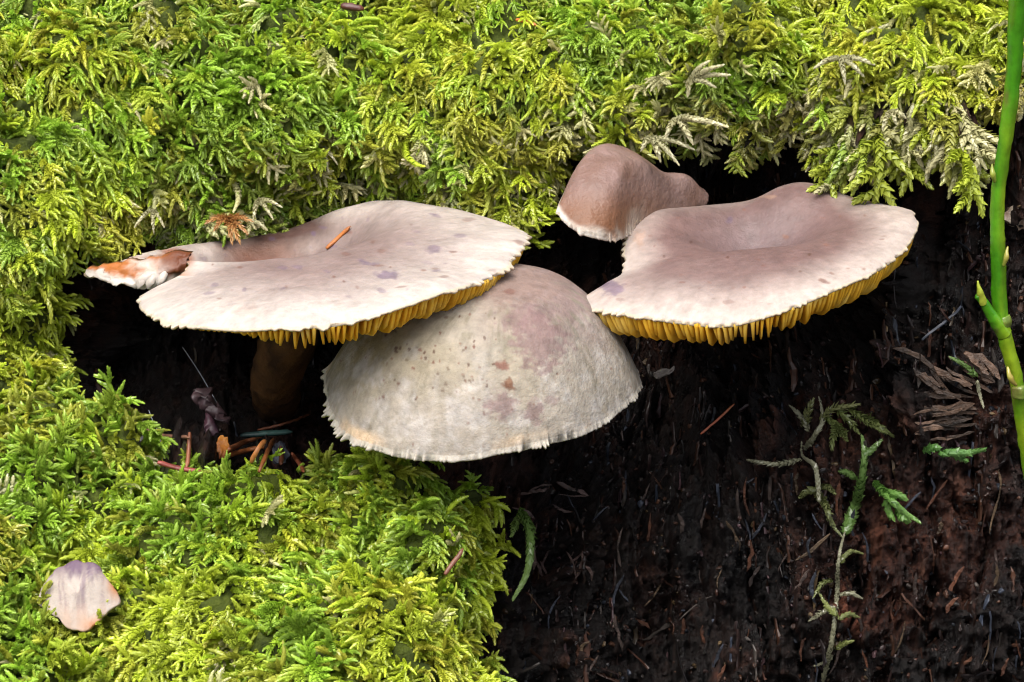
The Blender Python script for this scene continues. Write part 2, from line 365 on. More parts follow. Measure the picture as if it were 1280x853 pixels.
def scatter_stuff(name, pts, mats, scl, idx, tint, protos, label, cat):
    """One object whose points carry instances of the given small meshes."""
    me = bpy.data.meshes.new(name); n = len(pts)
    me.from_pydata((np.asarray(pts)*S).tolist(), [], [])
    eul = np.array([Matrix(m.tolist()).to_euler() for m in mats], np.float32)
    for nm, ty, dat, key in (('rot', 'FLOAT_VECTOR', eul, 'vector'), ('scl', 'FLOAT', np.asarray(scl, np.float32), 'value'), ('pick', 'INT', np.asarray(idx, np.int32), 'value')):
        me.attributes.new(nm, ty, 'POINT').data.foreach_set(key, dat.ravel())
    c4 = np.ones((n, 4), np.float32); c4[:, :3] = np.clip(tint, 0, 1)
    me.attributes.new('tint', 'FLOAT_COLOR', 'POINT').data.foreach_set('color', c4.ravel())
    o = obj(name, me); tag(o, label, cat, None, 'stuff')
    ng = bpy.data.node_groups.new(name, 'GeometryNodeTree')
    ng.interface.new_socket('Geometry', in_out='INPUT', socket_type='NodeSocketGeometry'); ng.interface.new_socket('Geometry', in_out='OUTPUT', socket_type='NodeSocketGeometry')
    gi = ng.nodes.new('NodeGroupInput'); go = ng.nodes.new('NodeGroupOutput')
    g2i = ng.nodes.new('GeometryNodeGeometryToInstance')
    for p in reversed(protos):
        oi = ng.nodes.new('GeometryNodeObjectInfo'); oi.inputs['Object'].default_value = p; ng.links.new(oi.outputs['Geometry'], g2i.inputs[0])
    iop = ng.nodes.new('GeometryNodeInstanceOnPoints'); iop.inputs['Pick Instance'].default_value = True
    def attr(nm, ty):
        a = ng.nodes.new('GeometryNodeInputNamedAttribute'); a.data_type = ty; a.inputs['Name'].default_value = nm; return a.outputs['Attribute']
    e2r = ng.nodes.new('FunctionNodeEulerToRotation'); ng.links.new(attr('rot', 'FLOAT_VECTOR'), e2r.inputs[0])
    ng.links.new(gi.outputs[0], iop.inputs['Points']); ng.links.new(g2i.outputs[0], iop.inputs['Instance'])
    ng.links.new(attr('pick', 'INT'), iop.inputs['Instance Index']); ng.links.new(e2r.outputs[0], iop.inputs['Rotation'])
    ng.links.new(attr('scl', 'FLOAT'), iop.inputs['Scale']); ng.links.new(iop.outputs[0], go.inputs[0])
    md = o.modifiers.new('scatter', 'NODES'); md.node_group = ng
    return o
# cell areas, for even sampling over the log
cell = np.linalg.norm(np.cross(G[1:, :-1]-G[:-1, :-1], G[:-1, 1:]-G[:-1, :-1]), axis=-1)
def _spread(v):
    v = v.astype(np.int64); v = (v | (v << 8)) & 0x00FF00FF; v = (v | (v << 4)) & 0x0F0F0F0F; v = (v | (v << 2)) & 0x33333333; return (v | (v << 1)) & 0x55555555
_ii, _jj = np.divmod(np.arange(cell.size), nc_-1); MORTON = np.argsort(_spread(_ii) | (_spread(_jj) << 1), kind='stable')   # walks the surface block by block
def sample(weight, n, rng):
    wgt = (cell*weight[:-1, :-1]).ravel(); wgt = wgt/wgt.sum()
    cs = np.cumsum(wgt[MORTON]); id_ = MORTON[np.clip(np.searchsorted(cs, (np.arange(n)+rng.random(n))/n*cs[-1]), 0, len(wgt)-1)]; i, j = np.divmod(id_, nc_-1)
    u, v = rng.random((2, n, 1)); p = G[i, j]*(1-u)*(1-v)+G[i+1, j]*u*(1-v)+G[i, j+1]*(1-u)*v+G[i+1, j+1]*u*v
    return p, NR[i, j], i, j
def orient(nrm, d):
    d = d-0*nrm; d /= np.linalg.norm(d, axis=1, keepdims=True)
    y = np.cross(nrm, d); y /= np.linalg.norm(y, axis=1, keepdims=True); z = np.cross(d, y)
    return np.stack([d, y, z], -1)
NR = NR*np.where(((NR*np.array([0, -1, .6])).sum(-1).mean() > 0), 1, -1)
YG = np.array([.44, .53, .014]); GR = np.array([.27, .44, .016]); OL = np.array([.42, .37, .025]); BR = np.array([.22, .15, .05]); PALE = np.array([.54, .51, .33]); DK = np.array([.06, .12, .012])
def moss_tint(P, rng, pale, brown):
    pale = pale+.07*sst(.25, .7, fbm(P*1.1, 3, 240))
    n = len(P); a = fbm(P*.55, 3, 200); b = fbm(P*1.6, 3, 220)
    c = mix(np.broadcast_to(YG, (n, 3)), GR, sst(-.3, .5, a+.2*rng.normal(size=n)))
    c = mix(c, OL, sst(.05, .65, b+.2*rng.normal(size=n))*.6)
    c = mix(c, BR, np.clip(brown*(rng.random(n) < brown), 0, 1)*.85)
    c = mix(c, PALE, (rng.random(n) < pale)*rng.uniform(.5, 1, n))
    return c*rng.uniform(.75, 1.2, (n, 1))
def moss(name, mask, n, seed, label, lip=False, downw=1.0):
    rng = np.random.default_rng(seed)
    p, nm, i, j = sample(mask, n, rng)
    ax, kt, px = XS[j], KT[i], 640+71.1*XS[j]
    down = np.array([0, -.35, -1.0]); tang = down-nm*(nm@down)[:, None]; tang /= np.maximum(np.linalg.norm(tang, axis=1, keepdims=True), 1e-6)
    flow = np.stack([fbm(p*.5, 2, 300), 0*ax, fbm(p*.5, 2, 320)], 1)
    d = tang*downw+nm*rng.uniform(.15, .9, (n, 1))+flow*.8+rng.normal(size=(n, 3))*.42
    m = orient(nm+rng.normal(size=(n, 3))*.25, d)
    near = np.exp(-((kt-9.1)/.45)**2) if lip else np.zeros(n)
    near = near*sst(60, 200, px)
    right = sst(620, 900, px) if lip else np.zeros(n)
    pale = near*.26+right*.07*sst(10.8, 9.2, kt)+.015; brown = near*.45+right*.14*sst(10.8, 9.3, kt)+.03
    tint = moss_tint(p, rng, pale, brown)
    scl = rng.uniform(.45, .92, n)*(1+.25*fbm(p*.8, 2, 260))
    idx = np.where(rng.random(n) < .55, rng.integers(0, 9, n), rng.integers(9, NF, n))
    off = rng.uniform(-.16, .22, (n, 1))
    return [p+nm*off, m, scl, idx, tint]
um = np.clip(np.maximum(upper, left*sst(6.0, 6.6, KTg)), 0, 1)*sst(12.7, 12.5, KTg)*(1-.75*sst(11.4, 11.9, KTg))*(np.abs(PXg-640) < 860)*(1-.6*sst(690, 760, np.abs(PXg-640)))
A_ = moss('a', um, 17000, 31, '', True)
# shoots hanging from the lip over the hollow
hang_w = (np.exp(-((KTg-8.85-.2*sst(860, 960, PXg))/.22)**2))*sst(150, 240, PXg)*(.22+.78*sst(930, 1010, PXg)*sst(1240, 1180, PXg))*(PXg < 1230)
H_ = moss('h', hang_w, 430, 33, '', True)
rngh = np.random.default_rng(5); nh = len(H_[0]); H_[2] = H_[2]*np.where(H_[0][:, 0] > 5.6, rngh.uniform(1.0, 1.9, nh), 1.0); H_[4] = H_[4]*np.where(H_[0][:, 0] > 4.2, .75, 1.0)[:, None]
dd = np.stack([rngh.normal(size=nh)*.35, -.35+rngh.normal(size=nh)*.3, -1+0*rngh.random(nh)], 1)
H_[1] = orient(np.stack([rngh.normal(size=nh)*.4, -np.ones(nh), .2+0*rngh.random(nh)], 1), dd)
UPM = [np.concatenate([a_, h_]) for a_, h_ in zip(A_, H_)]
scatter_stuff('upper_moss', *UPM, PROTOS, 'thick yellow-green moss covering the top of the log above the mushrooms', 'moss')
lm = np.clip(np.maximum(mound, left*sst(6.6, 6.0, KTg)), 0, 1)*sst(.3, .8, KTg)*(PXg > -220)
LM = moss('b', lm, 9800, 41, '', False, .55); _x, _y = proj(LM[0]); _k = np.hypot((_x-106)/38, (_y-732)/34) > 1
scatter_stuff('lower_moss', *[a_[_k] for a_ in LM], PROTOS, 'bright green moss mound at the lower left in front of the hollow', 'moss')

# ------------------------------------------------------------------ mushrooms
def rim_curve(ctrl, n): return catmull([at(*c) for c in ctrl], n, True)
class Cap:
    def __init__(s, ctrl, cxy, na=720, nrad=110, disp=None, jag=.035, jagf=70, seed=0, thick=.10, sag=None, resid=2.0, down=np.array([0, 0, -1.0])):
        rim = rim_curve(ctrl, na); A = np.c_[rim[:, :2], np.ones(na)]
        pl, *_ = np.linalg.lstsq(A, rim[:, 2], rcond=None)
        s.plane = pl; C = np.array([cxy[0], cxy[1], pl@[cxy[0], cxy[1], 1]])
        res = rim[:, 2]-A@pl
        r = np.r_[np.linspace(0, 1, nrad-8)**.8*.975, np.linspace(.975, 1, 9)[1:]]; r[0] = .002
        th = np.arange(na)/na
        ring = np.stack([np.cos(2*math.pi*th), np.sin(2*math.pi*th), 0*th], 1)*jagf/6.28
        j = jag*(.6*noise(ring, seed)+.6*noise(ring*2.3, seed+1)+.45*noise(ring*.25, seed+2))
        j = j*(.25+1.1*np.clip(.5+.8*noise(ring*.13, seed+7)+.4*noise(ring*.4, seed+8), 0, 1.4))
        out = rim-C; out[:, 2] = 0; out /= np.linalg.norm(out, axis=1, keepdims=True)
        def surf(r_, jw=1.0):
            XY = C[None, None, :2]+(rim[None, :, :2]-C[None, None, :2])*r_[:, None, None]
            Z = XY@pl[:2]+pl[2]+res[None]*(r_[:, None]**resid)
            P = np.concatenate([XY, Z[..., None]], -1)
            if disp is not None: P = P+disp(P, r_[:, None]+0*Z, np.broadcast_to(th, Z.shape))
            jj = (r_[:, None]**110)*j[None]*jw
            return P+out[None]*jj[..., None]+down*(np.abs(jj)*.5)[..., None]
        s.surf, s.rim, s.C, s.r, s.na, s.out, s.th, s.down, s.thick = surf, rim, C, r, na, out, th, down, thick
        top = surf(r)
        edge1 = top[-1]+down*.025+out*.008; edge2 = top[-1]+down*.05-out*.03
        ru = np.linspace(.975, .12, 26); s.ru = ru
        und = surf(ru, 0)+down*(thick*(.9+2.4*(1-ru)))[:, None, None]
        s.nt = nrad
        s.P = np.concatenate([top, edge1[None], edge2[None], und]); s.F = grid_faces(len(s.P), na, True)
        s.rr = np.concatenate([r, [1, 1], ru]); s.isund = np.arange(len(s.P)) > nrad+1
    def under(s, u, r_):
        """underside point at rim fraction u (0..1), radius r_"""
        k = int(u*s.na) % s.na; P = s.surf(np.atleast_1d(np.asarray(r_, float)), 0)[:, k]
        return P+s.down*(s.thick*(.9+2.4*(1-np.atleast_1d(r_))))[:, None]
    def mesh(s, name, colr, mat, loc):
        return mesh(name, s.P.reshape(-1, 3), s.F, mat, colr.reshape(-1, 3)*np.array([.86, .82, .82]), None, True, loc)
    def px(s): return proj(s.P)
def gills(cap, parent, loc, count, depth, sel, rng, rin=(.35, .75), thick=.028, start=.986, bulge=.11, emb=.05, fade=lambda p: 1.0):
    for k in range(count):
        u = (k+rng.normal()*.12)/count
        kk = int(u*cap.na) % cap.na
        if not sel(cap.rim[kk]): continue
        inn = rin[0] if k % 2 == 0 else rin[1]*rng.uniform(.9, 1.05)
        R = np.linalg.norm(cap.rim[kk]-cap.C)
        r_ = np.r_[start, start-.04/R, start-.12/R, start-.28/R, start-.5/R, start-.9/R, inn+.04, inn]
        r_ = np.sort(np.clip(r_, inn, 1))[::-1]
        T = cap.under(u, r_); s_in = (start-r_)*R
        d = depth*(1-np.exp(-s_in/bulge))*(.85+.3*rng.random()); d[-1] *= .3
        d = np.maximum(d*fade(cap.rim[kk]), .02)
        side = np.cross(cap.out[kk], cap.down); side /= np.linalg.norm(side)
        w_ = thick*rng.uniform(.8, 1.25); V = []
        lean = side*rng.normal()*.05
        for q in range(len(r_)):
            up_ = T[q]-cap.down*emb*(0 if q == 0 else 1); bo = T[q]+cap.down*d[q]+lean*d[q]/depth; mi = (T[q]+bo)/2
            V += [up_-side*w_*1.25, mi-side*w_, bo-side*w_*.5, bo+side*w_*.5, mi+side*w_, up_+side*w_*1.25]
        F = [list(f) for f in grid_faces(len(r_), 6, True)]; F += [[5, 4, 3, 2, 1, 0]]
        obj('gill', mesh('gill', np.array(V), F, M_GILL, None, None, True, loc), parent)
def spots(col_, PX, PY, items):
    for x, y, rx, ry, rot, c, st in items:
        dx, dy = PX-x, PY-y; ca, sa = math.cos(rot), math.sin(rot)
        d = np.sqrt(((dx*ca+dy*sa)/rx)**2+((-dx*sa+dy*ca)/ry)**2); d = d+.38*fbm(np.stack([PX*.16, PY*.22, 0*PX], -1), 3, int(x))
        col_ = mix(col_, c, np.clip((1-sst(.35, 1.1, d))*st*(.95+.3*np.exp(-((d-.75)/.2)**2)), 0, 1))
    return col_
def gauss(P, c, sx_, sy_, rot=0):
    dx, dy = P[..., 0]-c[0], P[..., 1]-c[1]; ca, sa = math.cos(rot), math.sin(rot)
    return np.exp(-(((dx*ca+dy*sa)/sx_)**2+((-dx*sa+dy*ca)/sy_)**2))
def zonly(f): return lambda P, r, th: np.stack([0*r, 0*r, f(P, r, th)], -1)
def stipe(name, parent, loc, path, r0, r1, c0, c1):
    p = catmull(path, 26); rad = np.linspace(r0, r1, 26)
    V, F = tube(p, rad, 28, .02, 3, .05)
    c = mix(np.broadcast_to(c0, V.shape), c1, np.clip(.5+.6*fbm(V*np.array([6, 6, 1.5]), 4, 77), 0, 1))
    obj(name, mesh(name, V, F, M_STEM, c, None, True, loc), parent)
WHITE = np.array([.54, .49, .44]); LAV = np.array([.22, .15, .14]); TAN = np.array([.42, .28, .20]); CREAM = np.array([.56, .49, .34])
grng = np.random.default_rng(3)

# --- the wide flat cap on the left
ctrlA = [(176,364,-.3),(182,384,-1.6),(232,399,-2.6),(300,405,-3.2),(350,402,-3.45),(400,400,-3.5),(445,393,-3.45),(500,377,-3.2),(560,356,-2.6),(612,342,-1.7),(642,317,-.7),(661,291,.6),
         (645,278,1.9),(610,267,3.0),(560,255,3.8),(490,247,4.3),(430,255,4.3),(385,272,4.1),(345,284,3.9),(300,291,3.7),(250,297,3.2),(190,307,2.5),(140,322,1.8),(104,336,1.4),(150,332,1.1),(205,324,.85),(232,320,.7),(226,336,.35)]
Ac = at(385, 320, .3)
fA = at(338, 295, 2.2)
def dispA(P, r, th):
    return -1.5*gauss(P, fA[:2], 1.7, 1.05)*(1-r**8)+.28*gauss(P, at(500, 270, 2.6)[:2], 1.6, 1.3)*(1-r**8)+.16*(1-r**2)+.05*fbm(P*.8, 3, 5)*(1-r**8)-.10*r**14
capA = Cap(ctrlA, Ac, 860, 120, zonly(dispA), .085, 170, 1, .09)
baseA = at(345, 500, 3.2)
mA = thing('mushroom', baseA, 'widest flat pale mushroom with a torn left edge, growing under the upper moss', 'mushroom', 'mushrooms on the log')
PX, PY = capA.px(); rr_ = np.broadcast_to(capA.rr[:, None], PX.shape); nz = fbm(capA.P*.9, 4, 8)
cA = mix(np.broadcast_to(WHITE, capA.P.shape), LAV, np.clip((1-sst(.25, 1.0, rr_+.14*nz))*.9+.10*nz, 0, 1))
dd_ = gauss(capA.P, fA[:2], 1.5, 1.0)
cA = mix(cA, np.array([.115, .068, .07]), np.clip(dd_*1.5-.12+.2*nz, 0, 1)*.9)  # mauve of the hollow, darkened as painted shading
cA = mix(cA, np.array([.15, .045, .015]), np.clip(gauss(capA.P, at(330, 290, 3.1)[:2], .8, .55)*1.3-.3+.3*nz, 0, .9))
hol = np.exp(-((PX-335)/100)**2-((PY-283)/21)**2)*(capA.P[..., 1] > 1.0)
cA = mix(cA, np.array([.085, .042, .035]), np.clip(hol*1.5-.15+.25*nz, 0, .92))  # brownish hollow, its shade deepened in the colour
VI = np.array([.15, .105, .165]); RB = np.array([.17, .075, .055])
_sr = np.random.default_rng(77)
cA = spots(cA, PX, PY, [(_sr.uniform(250, 640), _sr.uniform(262, 385), _sr.uniform(2, 9), _sr.uniform(1.2, 3.4), _sr.normal()*.2, VI if _sr.random() < .6 else RB, _sr.uniform(.2, .6)) for _ in range(46)]+[(456,328,13,5,.2,VI,.75),(484,344,17,6,0,VI,.75),(542,312,11,6,0,VI,.6),(575,295,9,4,0,VI,.5),(585,275,10,3,0,RB,.45),(567,315,6,2,0,RB,.6),(545,270,7,3,0,VI,.5),
     (478,314,7,3,.1,RB,.5),(418,346,3,2,0,RB,.8),(530,338,5,2,0,RB,.7),(545,336,7,2,0,RB,.45),(268,357,5,3,0,VI,.5),(300,334,4,2,0,RB,.6),(352,335,7,3,0,VI,.5),(372,334,8,3,0,VI,.5),(392,292,5,4,0,VI,.8),(405,285,8,3,0,VI,.6),
     (266,331,2,2,0,RB,.8),(430,352,2,2,0,RB,.8),(488,334,2,2,0,RB,.9),(648,303,8,5,.3,RB,.6),(310,388,22,8,0,TAN,.2),(470,330,4,2,0,VI,.4),(510,305,9,3,.1,VI,.35),(520,290,5,2,.1,VI,.35)])
tear = np.exp(-((PX-218)/26)**2-((PY-322)/13)**2)
strip = sst(250, 215, PX)*sst(313, 322, PY+.06*(PX-200)+5*fbm(capA.P*2.5, 3, 7))*(PY < 345)
cA = mix(cA, np.array([.36, .13, .035]), np.clip(strip, 0, 1)*.9*np.clip(.7+.8*fbm(capA.P*np.array([1.5, 6, 6]), 3, 17), 0, 1))
cA = mix(cA, np.array([.26, .07, .02]), np.clip(tear*1.6-.5+.35*fbm(capA.P*3, 3, 3), 0, 1)*(rr_ > .80))
fibA = fbm(np.stack([np.cos(6.2832*capA.th)[None]*22+0*rr_, np.sin(6.2832*capA.th)[None]*22+0*rr_, rr_*4], -1), 4, 301, .7); fineA = fbm(capA.P*7, 3, 305, .7)
cA = cA*(1+.07*fibA*sst(.3, .8, rr_)+.08*fineA)[..., None]
cA[capA.isund] = np.array([.74, .48, .08])
cA[capA.nt-3:capA.nt+2] = mix(cA[capA.nt-3:capA.nt+2], CREAM, .7)
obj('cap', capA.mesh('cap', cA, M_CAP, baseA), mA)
gills(capA, mA, baseA, 240, .46, lambda p: p[1] < 1.2 and p[0] > -6.3, grng, fade=lambda p: float(.12+.88*sst(-5.0, -3.6, p[0])))
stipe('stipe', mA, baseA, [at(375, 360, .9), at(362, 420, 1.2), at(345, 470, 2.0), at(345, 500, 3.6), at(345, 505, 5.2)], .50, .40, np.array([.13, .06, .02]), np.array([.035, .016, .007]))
# the torn flap beside the notch: brown torn flesh above, pale gill plates below
flap_top = catmull([at(240, 313, .74), at(205, 319, .84), at(150, 328, 1.06), at(105, 335, 1.32)], 40)
flap_bot = catmull([at(226, 346, .75), at(190, 361, .55), at(140, 354, .8), at(104, 341, 1.3)], 40)
rows = np.linspace(0, 1, 16); bl = np.sin(rows*math.pi)
FV = np.array([flap_top*(1-u)+flap_bot*u+np.array([0, -.14, .02])*math.sin(u*math.pi)*np.sin(np.linspace(.25, 1, 40)*math.pi)[:, None] for u in rows])
FV = FV+.05*np.stack([fbm(FV*5, 4, 41+q, .65) for q in range(3)], -1)
back = FV[::-1]+np.array([0, .35, -.05])
FV2 = np.concatenate([FV, back]); u_ = np.concatenate([rows, rows[::-1]])[:, None]+0*FV2[..., 0]
fn = fbm(FV2*np.array([1.2, 1.2, 5]), 4, 50)
fc = mix(np.broadcast_to(np.array([.34, .115, .03]), FV2.shape), np.array([.48, .43, .38]), sst(.18, .5, u_+.35*fn))
fc = mix(fc, np.array([.11, .03, .01]), sst(.68, .9, 1-np.linspace(0, 1, 40)[None, :]+.12*fn)*sst(.95, .6, u_))
ff = [list(f) for f in grid_faces(32, 40)]+[[31*40+k, 31*40+k+1, k+1, k] for k in range(39)]
o = obj('torn_flap', mesh('torn_flap', FV2.reshape(-1, 3), ff, M_CAP, fc.reshape(-1, 3), None, True, baseA), mA); o['label'] = 'torn brown and white flap at the left end of the cap'
for (x, y, h, y3) in ((172, 347, 30, .52), (184, 346, 32, .47), (197, 344, 28, .45)):
    a0, b0 = at(x+13, y-h*.5, y3+.25), at(x, y+h*.5, y3-.1)
    m_ = (a0+b0)/2; sv = np.array([.075, -.02, .0]); ax_ = (b0-a0)
    V = [a0, m_-sv-ax_*.1, m_-sv+ax_*.28, b0, m_+sv+ax_*.28, m_+sv-ax_*.1, m_+np.array([0, -.04, .01])]
    V2 = V+[p+np.array([.02, .10, 0]) for p in V[:6]]
    F = [[k, (k+1) % 6, 6] for k in range(6)]+[[k, 7+k, 7+(k+1) % 6, (k+1) % 6] for k in range(6)]
    obj('gill_plate', mesh('gill_plate', np.array(V2), F, M_CAP, np.broadcast_to(np.array([.44, .39, .34]), (13, 3)), None, True, baseA), mA)

# --- the dome-shaped cap in the middle
ctrlB = [(405,478,-.9),(410,508,-1.7),(432,543,-2.5),(485,563,-3.1),(535,569,-3.35),(580,571,-3.45),(630,563,-3.35),(680,553,-3.1),(725,543,-2.7),(765,521,-1.9),(797,490,-1.0),(801,470,-.2),
         (780,440,1.0),(730,410,1.8),(660,395,2.2),(580,395,2.2),(500,405,1.6),(440,430,.7),(412,455,-.1)]
Bc = at(620, 470, -.6)
axB = np.array([.03, -.30, 1.0]); axB /= np.linalg.norm(axB)
def dispB(P, r, th):
    h = 1.98*(1-np.clip(r, 0, 1)**3.1)+.05*fbm(P*.7, 3, 15)-.05*r**10
    return axB*h[..., None]
capB = Cap(ctrlB, Bc, 1000, 120, dispB, .11, 230, 2, .10, down=-axB)
baseB = at(620, 535, 3.6)
mB = thing('mushroom', baseB, 'dome-shaped greyish white mushroom with a mauve patch, below the widest cap', 'mushroom', 'mushrooms on the log')
PX, PY = capB.px(); rr_ = np.broadcast_to(capB.rr[:, None], PX.shape); nz = fbm(capB.P*1.1, 4, 18); n2 = fbm(capB.P*4, 4, 19, .65); streak = fbm(np.stack([capB.th[None, :]*90+0*rr_, rr_*5, 0*rr_], -1), 4, 21, .6)
MAU = np.array([.22, .145, .14]); GW = np.array([.38, .35, .29]); YO = np.array([.25, .21, .08])
cB = np.broadcast_to(GW, capB.P.shape)
cB = mix(cB, YO, np.clip(sst(640, 420, PX)*sst(530, 400, PY)*1.0+.2*nz, 0, .8))  # olive tone paints in the shadow of the wide cap above
cB = mix(cB, MAU, np.clip(sst(470, 360, PY+25*nz)*sst(560, 660, PX+20*nz)*1.0, 0, 1)*.75)
cB = mix(cB, np.array([.22, .20, .14]), np.clip(.02+.6*streak+.6*n2, 0, .85)*sst(.2, .5, rr_))
cB = mix(cB, np.array([.50, .48, .44]), np.clip(.15+.9*n2-.2*nz, 0, 1)*sst(.45, .9, rr_)*.8)
cB = spots(cB, PX, PY, [(675,428,46,40,.75,MAU*1.05,.8),(655,398,34,22,0,MAU,.7),(628,508,26,18,0,MAU*1.15,.75),(668,515,14,20,0,MAU*1.1,.7),(690,500,10,8,0,MAU*1.1,.5),(640,355,80,28,0,np.array([.24,.17,.14]),.75)])
srng = np.random.default_rng(8); SP = np.array([.10, .05, .035])
pts = [(627,458,11,8,.3,RB*1.1,.9),(636,482,9,9,0,np.array([.17,.075,.04]),.95),(637,478,4,4,0,np.array([.28,.17,.11]),.7),(517,460,3.5,3,0,RB,.95),(542,453,2.5,2,0,RB,.9),(520,500,2,2,0,SP,.8),(542,440,2,2,0,SP,.9),(637,365,8,4,0,RB,.6),(578,340,4,3,0,SP,.5)]
pts += [(srng.uniform(470, 620), srng.uniform(385, 500), srng.uniform(1.6, 3.4), srng.uniform(1.4, 2.6), srng.uniform(0, 3), (SP if srng.random() < .6 else RB), srng.uniform(.5, .95)) for _ in range(55)]
pts += [(srng.uniform(420, 790), srng.uniform(440, 560), srng.uniform(1.3, 2.4), srng.uniform(1.2, 2.0), 0, SP*2, srng.uniform(.3, .8)) for _ in range(60)]
cB = spots(cB, PX, PY, pts)
cB = mix(cB, np.array([.74, .56, .36]), sst(.955, .975, rr_)*sst(1.0, .985, rr_)*np.clip(.3+.9*nz, 0, .8))
cB[capB.nt-4:capB.nt+2] = mix(cB[capB.nt-4:capB.nt+2], np.array([.62, .59, .50]), .7)
cB[capB.isund] = np.array([.60, .42, .16])
obj('cap', capB.mesh('cap', cB, M_FELT, baseB), mB)
gills(capB, mB, baseB, 150, .12, lambda p: p[1] < .0, grng, (.4, .7), .036, .95, .2, -.03)
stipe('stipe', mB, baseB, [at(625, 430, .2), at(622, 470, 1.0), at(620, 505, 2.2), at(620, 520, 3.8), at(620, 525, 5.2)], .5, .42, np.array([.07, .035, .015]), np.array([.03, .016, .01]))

# --- the dished cap on the right
ctrlD = [(730,369,-.6),(745,381,-1.1),(790,388,-1.6),(850,397,-2.0),(905,401,-2.2),(950,392,-2.2),(1000,375,-2.0),(1047,355,-1.6),(1100,331,-.9),(1130,307,-.1),(1148,278,.8),
         (1140,258,1.5),(1110,251,2.0),(1070,246,2.5),(1020,235,3.0),(985,237,3.15),(945,249,3.1),(895,252,2.9),(845,255,2.5),(806,261,2.1),(786,284,1.4),(780,318,.7),(775,338,.25),(752,352,-.15)]
Dc = at(940, 325, .4); fD = at(945, 298, 1.2)
def dispD(P, r, th):
    return -.70*gauss(P, fD[:2], 1.1, .75)*(1-r**8)+.20*(1-r**2)+.27*gauss(P, at(1005, 255, 2.5)[:2], 1.0, .8)*(1-r**14)+.04*fbm(P*.9, 3, 25)*(1-r**8)-.08*r**14
capD = Cap(ctrlD, Dc, 800, 115, zonly(dispD), .085, 140, 4, .09)
baseD = at(930, 400, 4.2)
mD = thing('mushroom', baseD, 'dished pinkish grey mushroom with yellow gills standing farthest right', 'mushroom', 'mushrooms on the log')
PX, PY = capD.px(); rr_ = np.broadcast_to(capD.rr[:, None], PX.shape); nz = fbm(capD.P*1.0, 4, 28)
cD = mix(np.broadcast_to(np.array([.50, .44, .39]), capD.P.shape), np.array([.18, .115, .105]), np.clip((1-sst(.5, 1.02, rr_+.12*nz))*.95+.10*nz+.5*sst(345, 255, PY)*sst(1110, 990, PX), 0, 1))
cD = mix(cD, np.array([.15, .115, .12]), np.clip(gauss(capD.P, fD[:2], 1.0, .8)*.7+.1*nz, 0, .7))  # dimple darkened in the colour to stand in for its shading
cD = spots(cD, PX, PY, [(_sr.uniform(780, 1110), _sr.uniform(262, 385), _sr.uniform(1.5, 5), _sr.uniform(1, 2.4), _sr.normal()*.2, SP*2 if _sr.random() < .5 else RB, _sr.uniform(.2, .6)) for _ in range(34)]+[(912,276,6,5,0,VI*.8,.6),(930,262,4,2.5,.4,SP*2,.7),(982,296,5,3,.4,SP*2,.8),(864,303,2,2,0,SP,.8),(910,322,2,2,0,SP,.8),(1012,318,2,2,0,SP,.8),(1030,352,8,3,.4,RB,.7),(1040,342,5,2,.4,RB,.6),(762,358,24,12,.3,VI,.7),(748,355,12,7,0,VI*.8,.6),
     (910,378,9,3,0,RB,.4),(775,375,6,3,0,RB,.35),(1080,248,26,5,.1,TAN,.7),(960,246,10,3,0,TAN,.5),(830,320,2,2,0,SP,.7),(878,288,2,2,0,SP,.6),(1000,340,3,2,0,SP,.6),(800,300,8,14,0,TAN,.5)])
fibD = fbm(np.stack([np.cos(6.2832*capD.th)[None]*18+0*rr_, np.sin(6.2832*capD.th)[None]*18+0*rr_, rr_*4], -1), 4, 311, .7); fineD = fbm(capD.P*7, 3, 315, .7)
cD = cD*(1+.06*fibD*sst(.35, .85, rr_)+.09*fineD)[..., None]
cD[capD.isund] = np.array([.72, .45, .07])
cD[capD.nt-3:capD.nt+2] = mix(cD[capD.nt-3:capD.nt+2], CREAM, .7)
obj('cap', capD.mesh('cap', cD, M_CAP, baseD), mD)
gills(capD, mD, baseD, 185, .52, lambda p: p[1] < 1.3, grng)
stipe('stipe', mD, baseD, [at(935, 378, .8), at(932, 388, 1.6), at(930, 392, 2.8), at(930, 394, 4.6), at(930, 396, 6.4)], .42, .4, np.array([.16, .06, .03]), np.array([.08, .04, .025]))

# --- the small knobbly cap behind it
ctrlC = [(697,258,.9),(703,272,.55),(720,286,.35),(745,295,.35),(768,298,.6),(790,292,1.3),(815,284,1.9),(845,273,2.4),(872,262,2.8),(886,247,3.1),(876,236,3.6),(842,228,3.8),(800,222,3.6),(758,222,2.9),(720,236,1.9)]
Cc = at(772, 254, 1.9)
def dispC(P, r, th):
    k1 = at(777, 245, 1.7); k2 = at(864, 246, 2.9); rc = np.clip(r, 0, 1); f = (1-rc**6)**.7
    e1 = -np.log(gauss(P, k1[:2], 1.16, 1.6, .2)+1e-12)
    return (.92*np.exp(-.8*e1**1.4)+.46*gauss(P, k2[:2], .40, .7)+.06)*f+.03*fbm(P*2.0, 3, 33)
capC = Cap(ctrlC, Cc, 480, 90, zonly(dispC), .07, 110, 6, .10, resid=7.0)
baseC = at(800, 330, 3.4)
mC = thing('mushroom', baseC, 'smallest brown knobbly mushroom with a white fringe, behind the dished cap', 'mushroom', 'mushrooms on the log')
PX, PY = capC.px(); rr_ = np.broadcast_to(capC.rr[:, None], PX.shape); nz = fbm(capC.P*1.6, 4, 38)
lowleft = sst(.55, .95, rr_)*sst(810, 730, PX)
cC = mix(np.broadcast_to(np.array([.19, .115, .09]), capC.P.shape), np.array([.26, .18, .16]), np.clip(.4+.8*nz, 0, 1))
cC = mix(cC, np.array([.19, .08, .028]), np.clip(sst(225, 275, PY+14*nz)*sst(850, 780, PX), 0, 1)*.75)
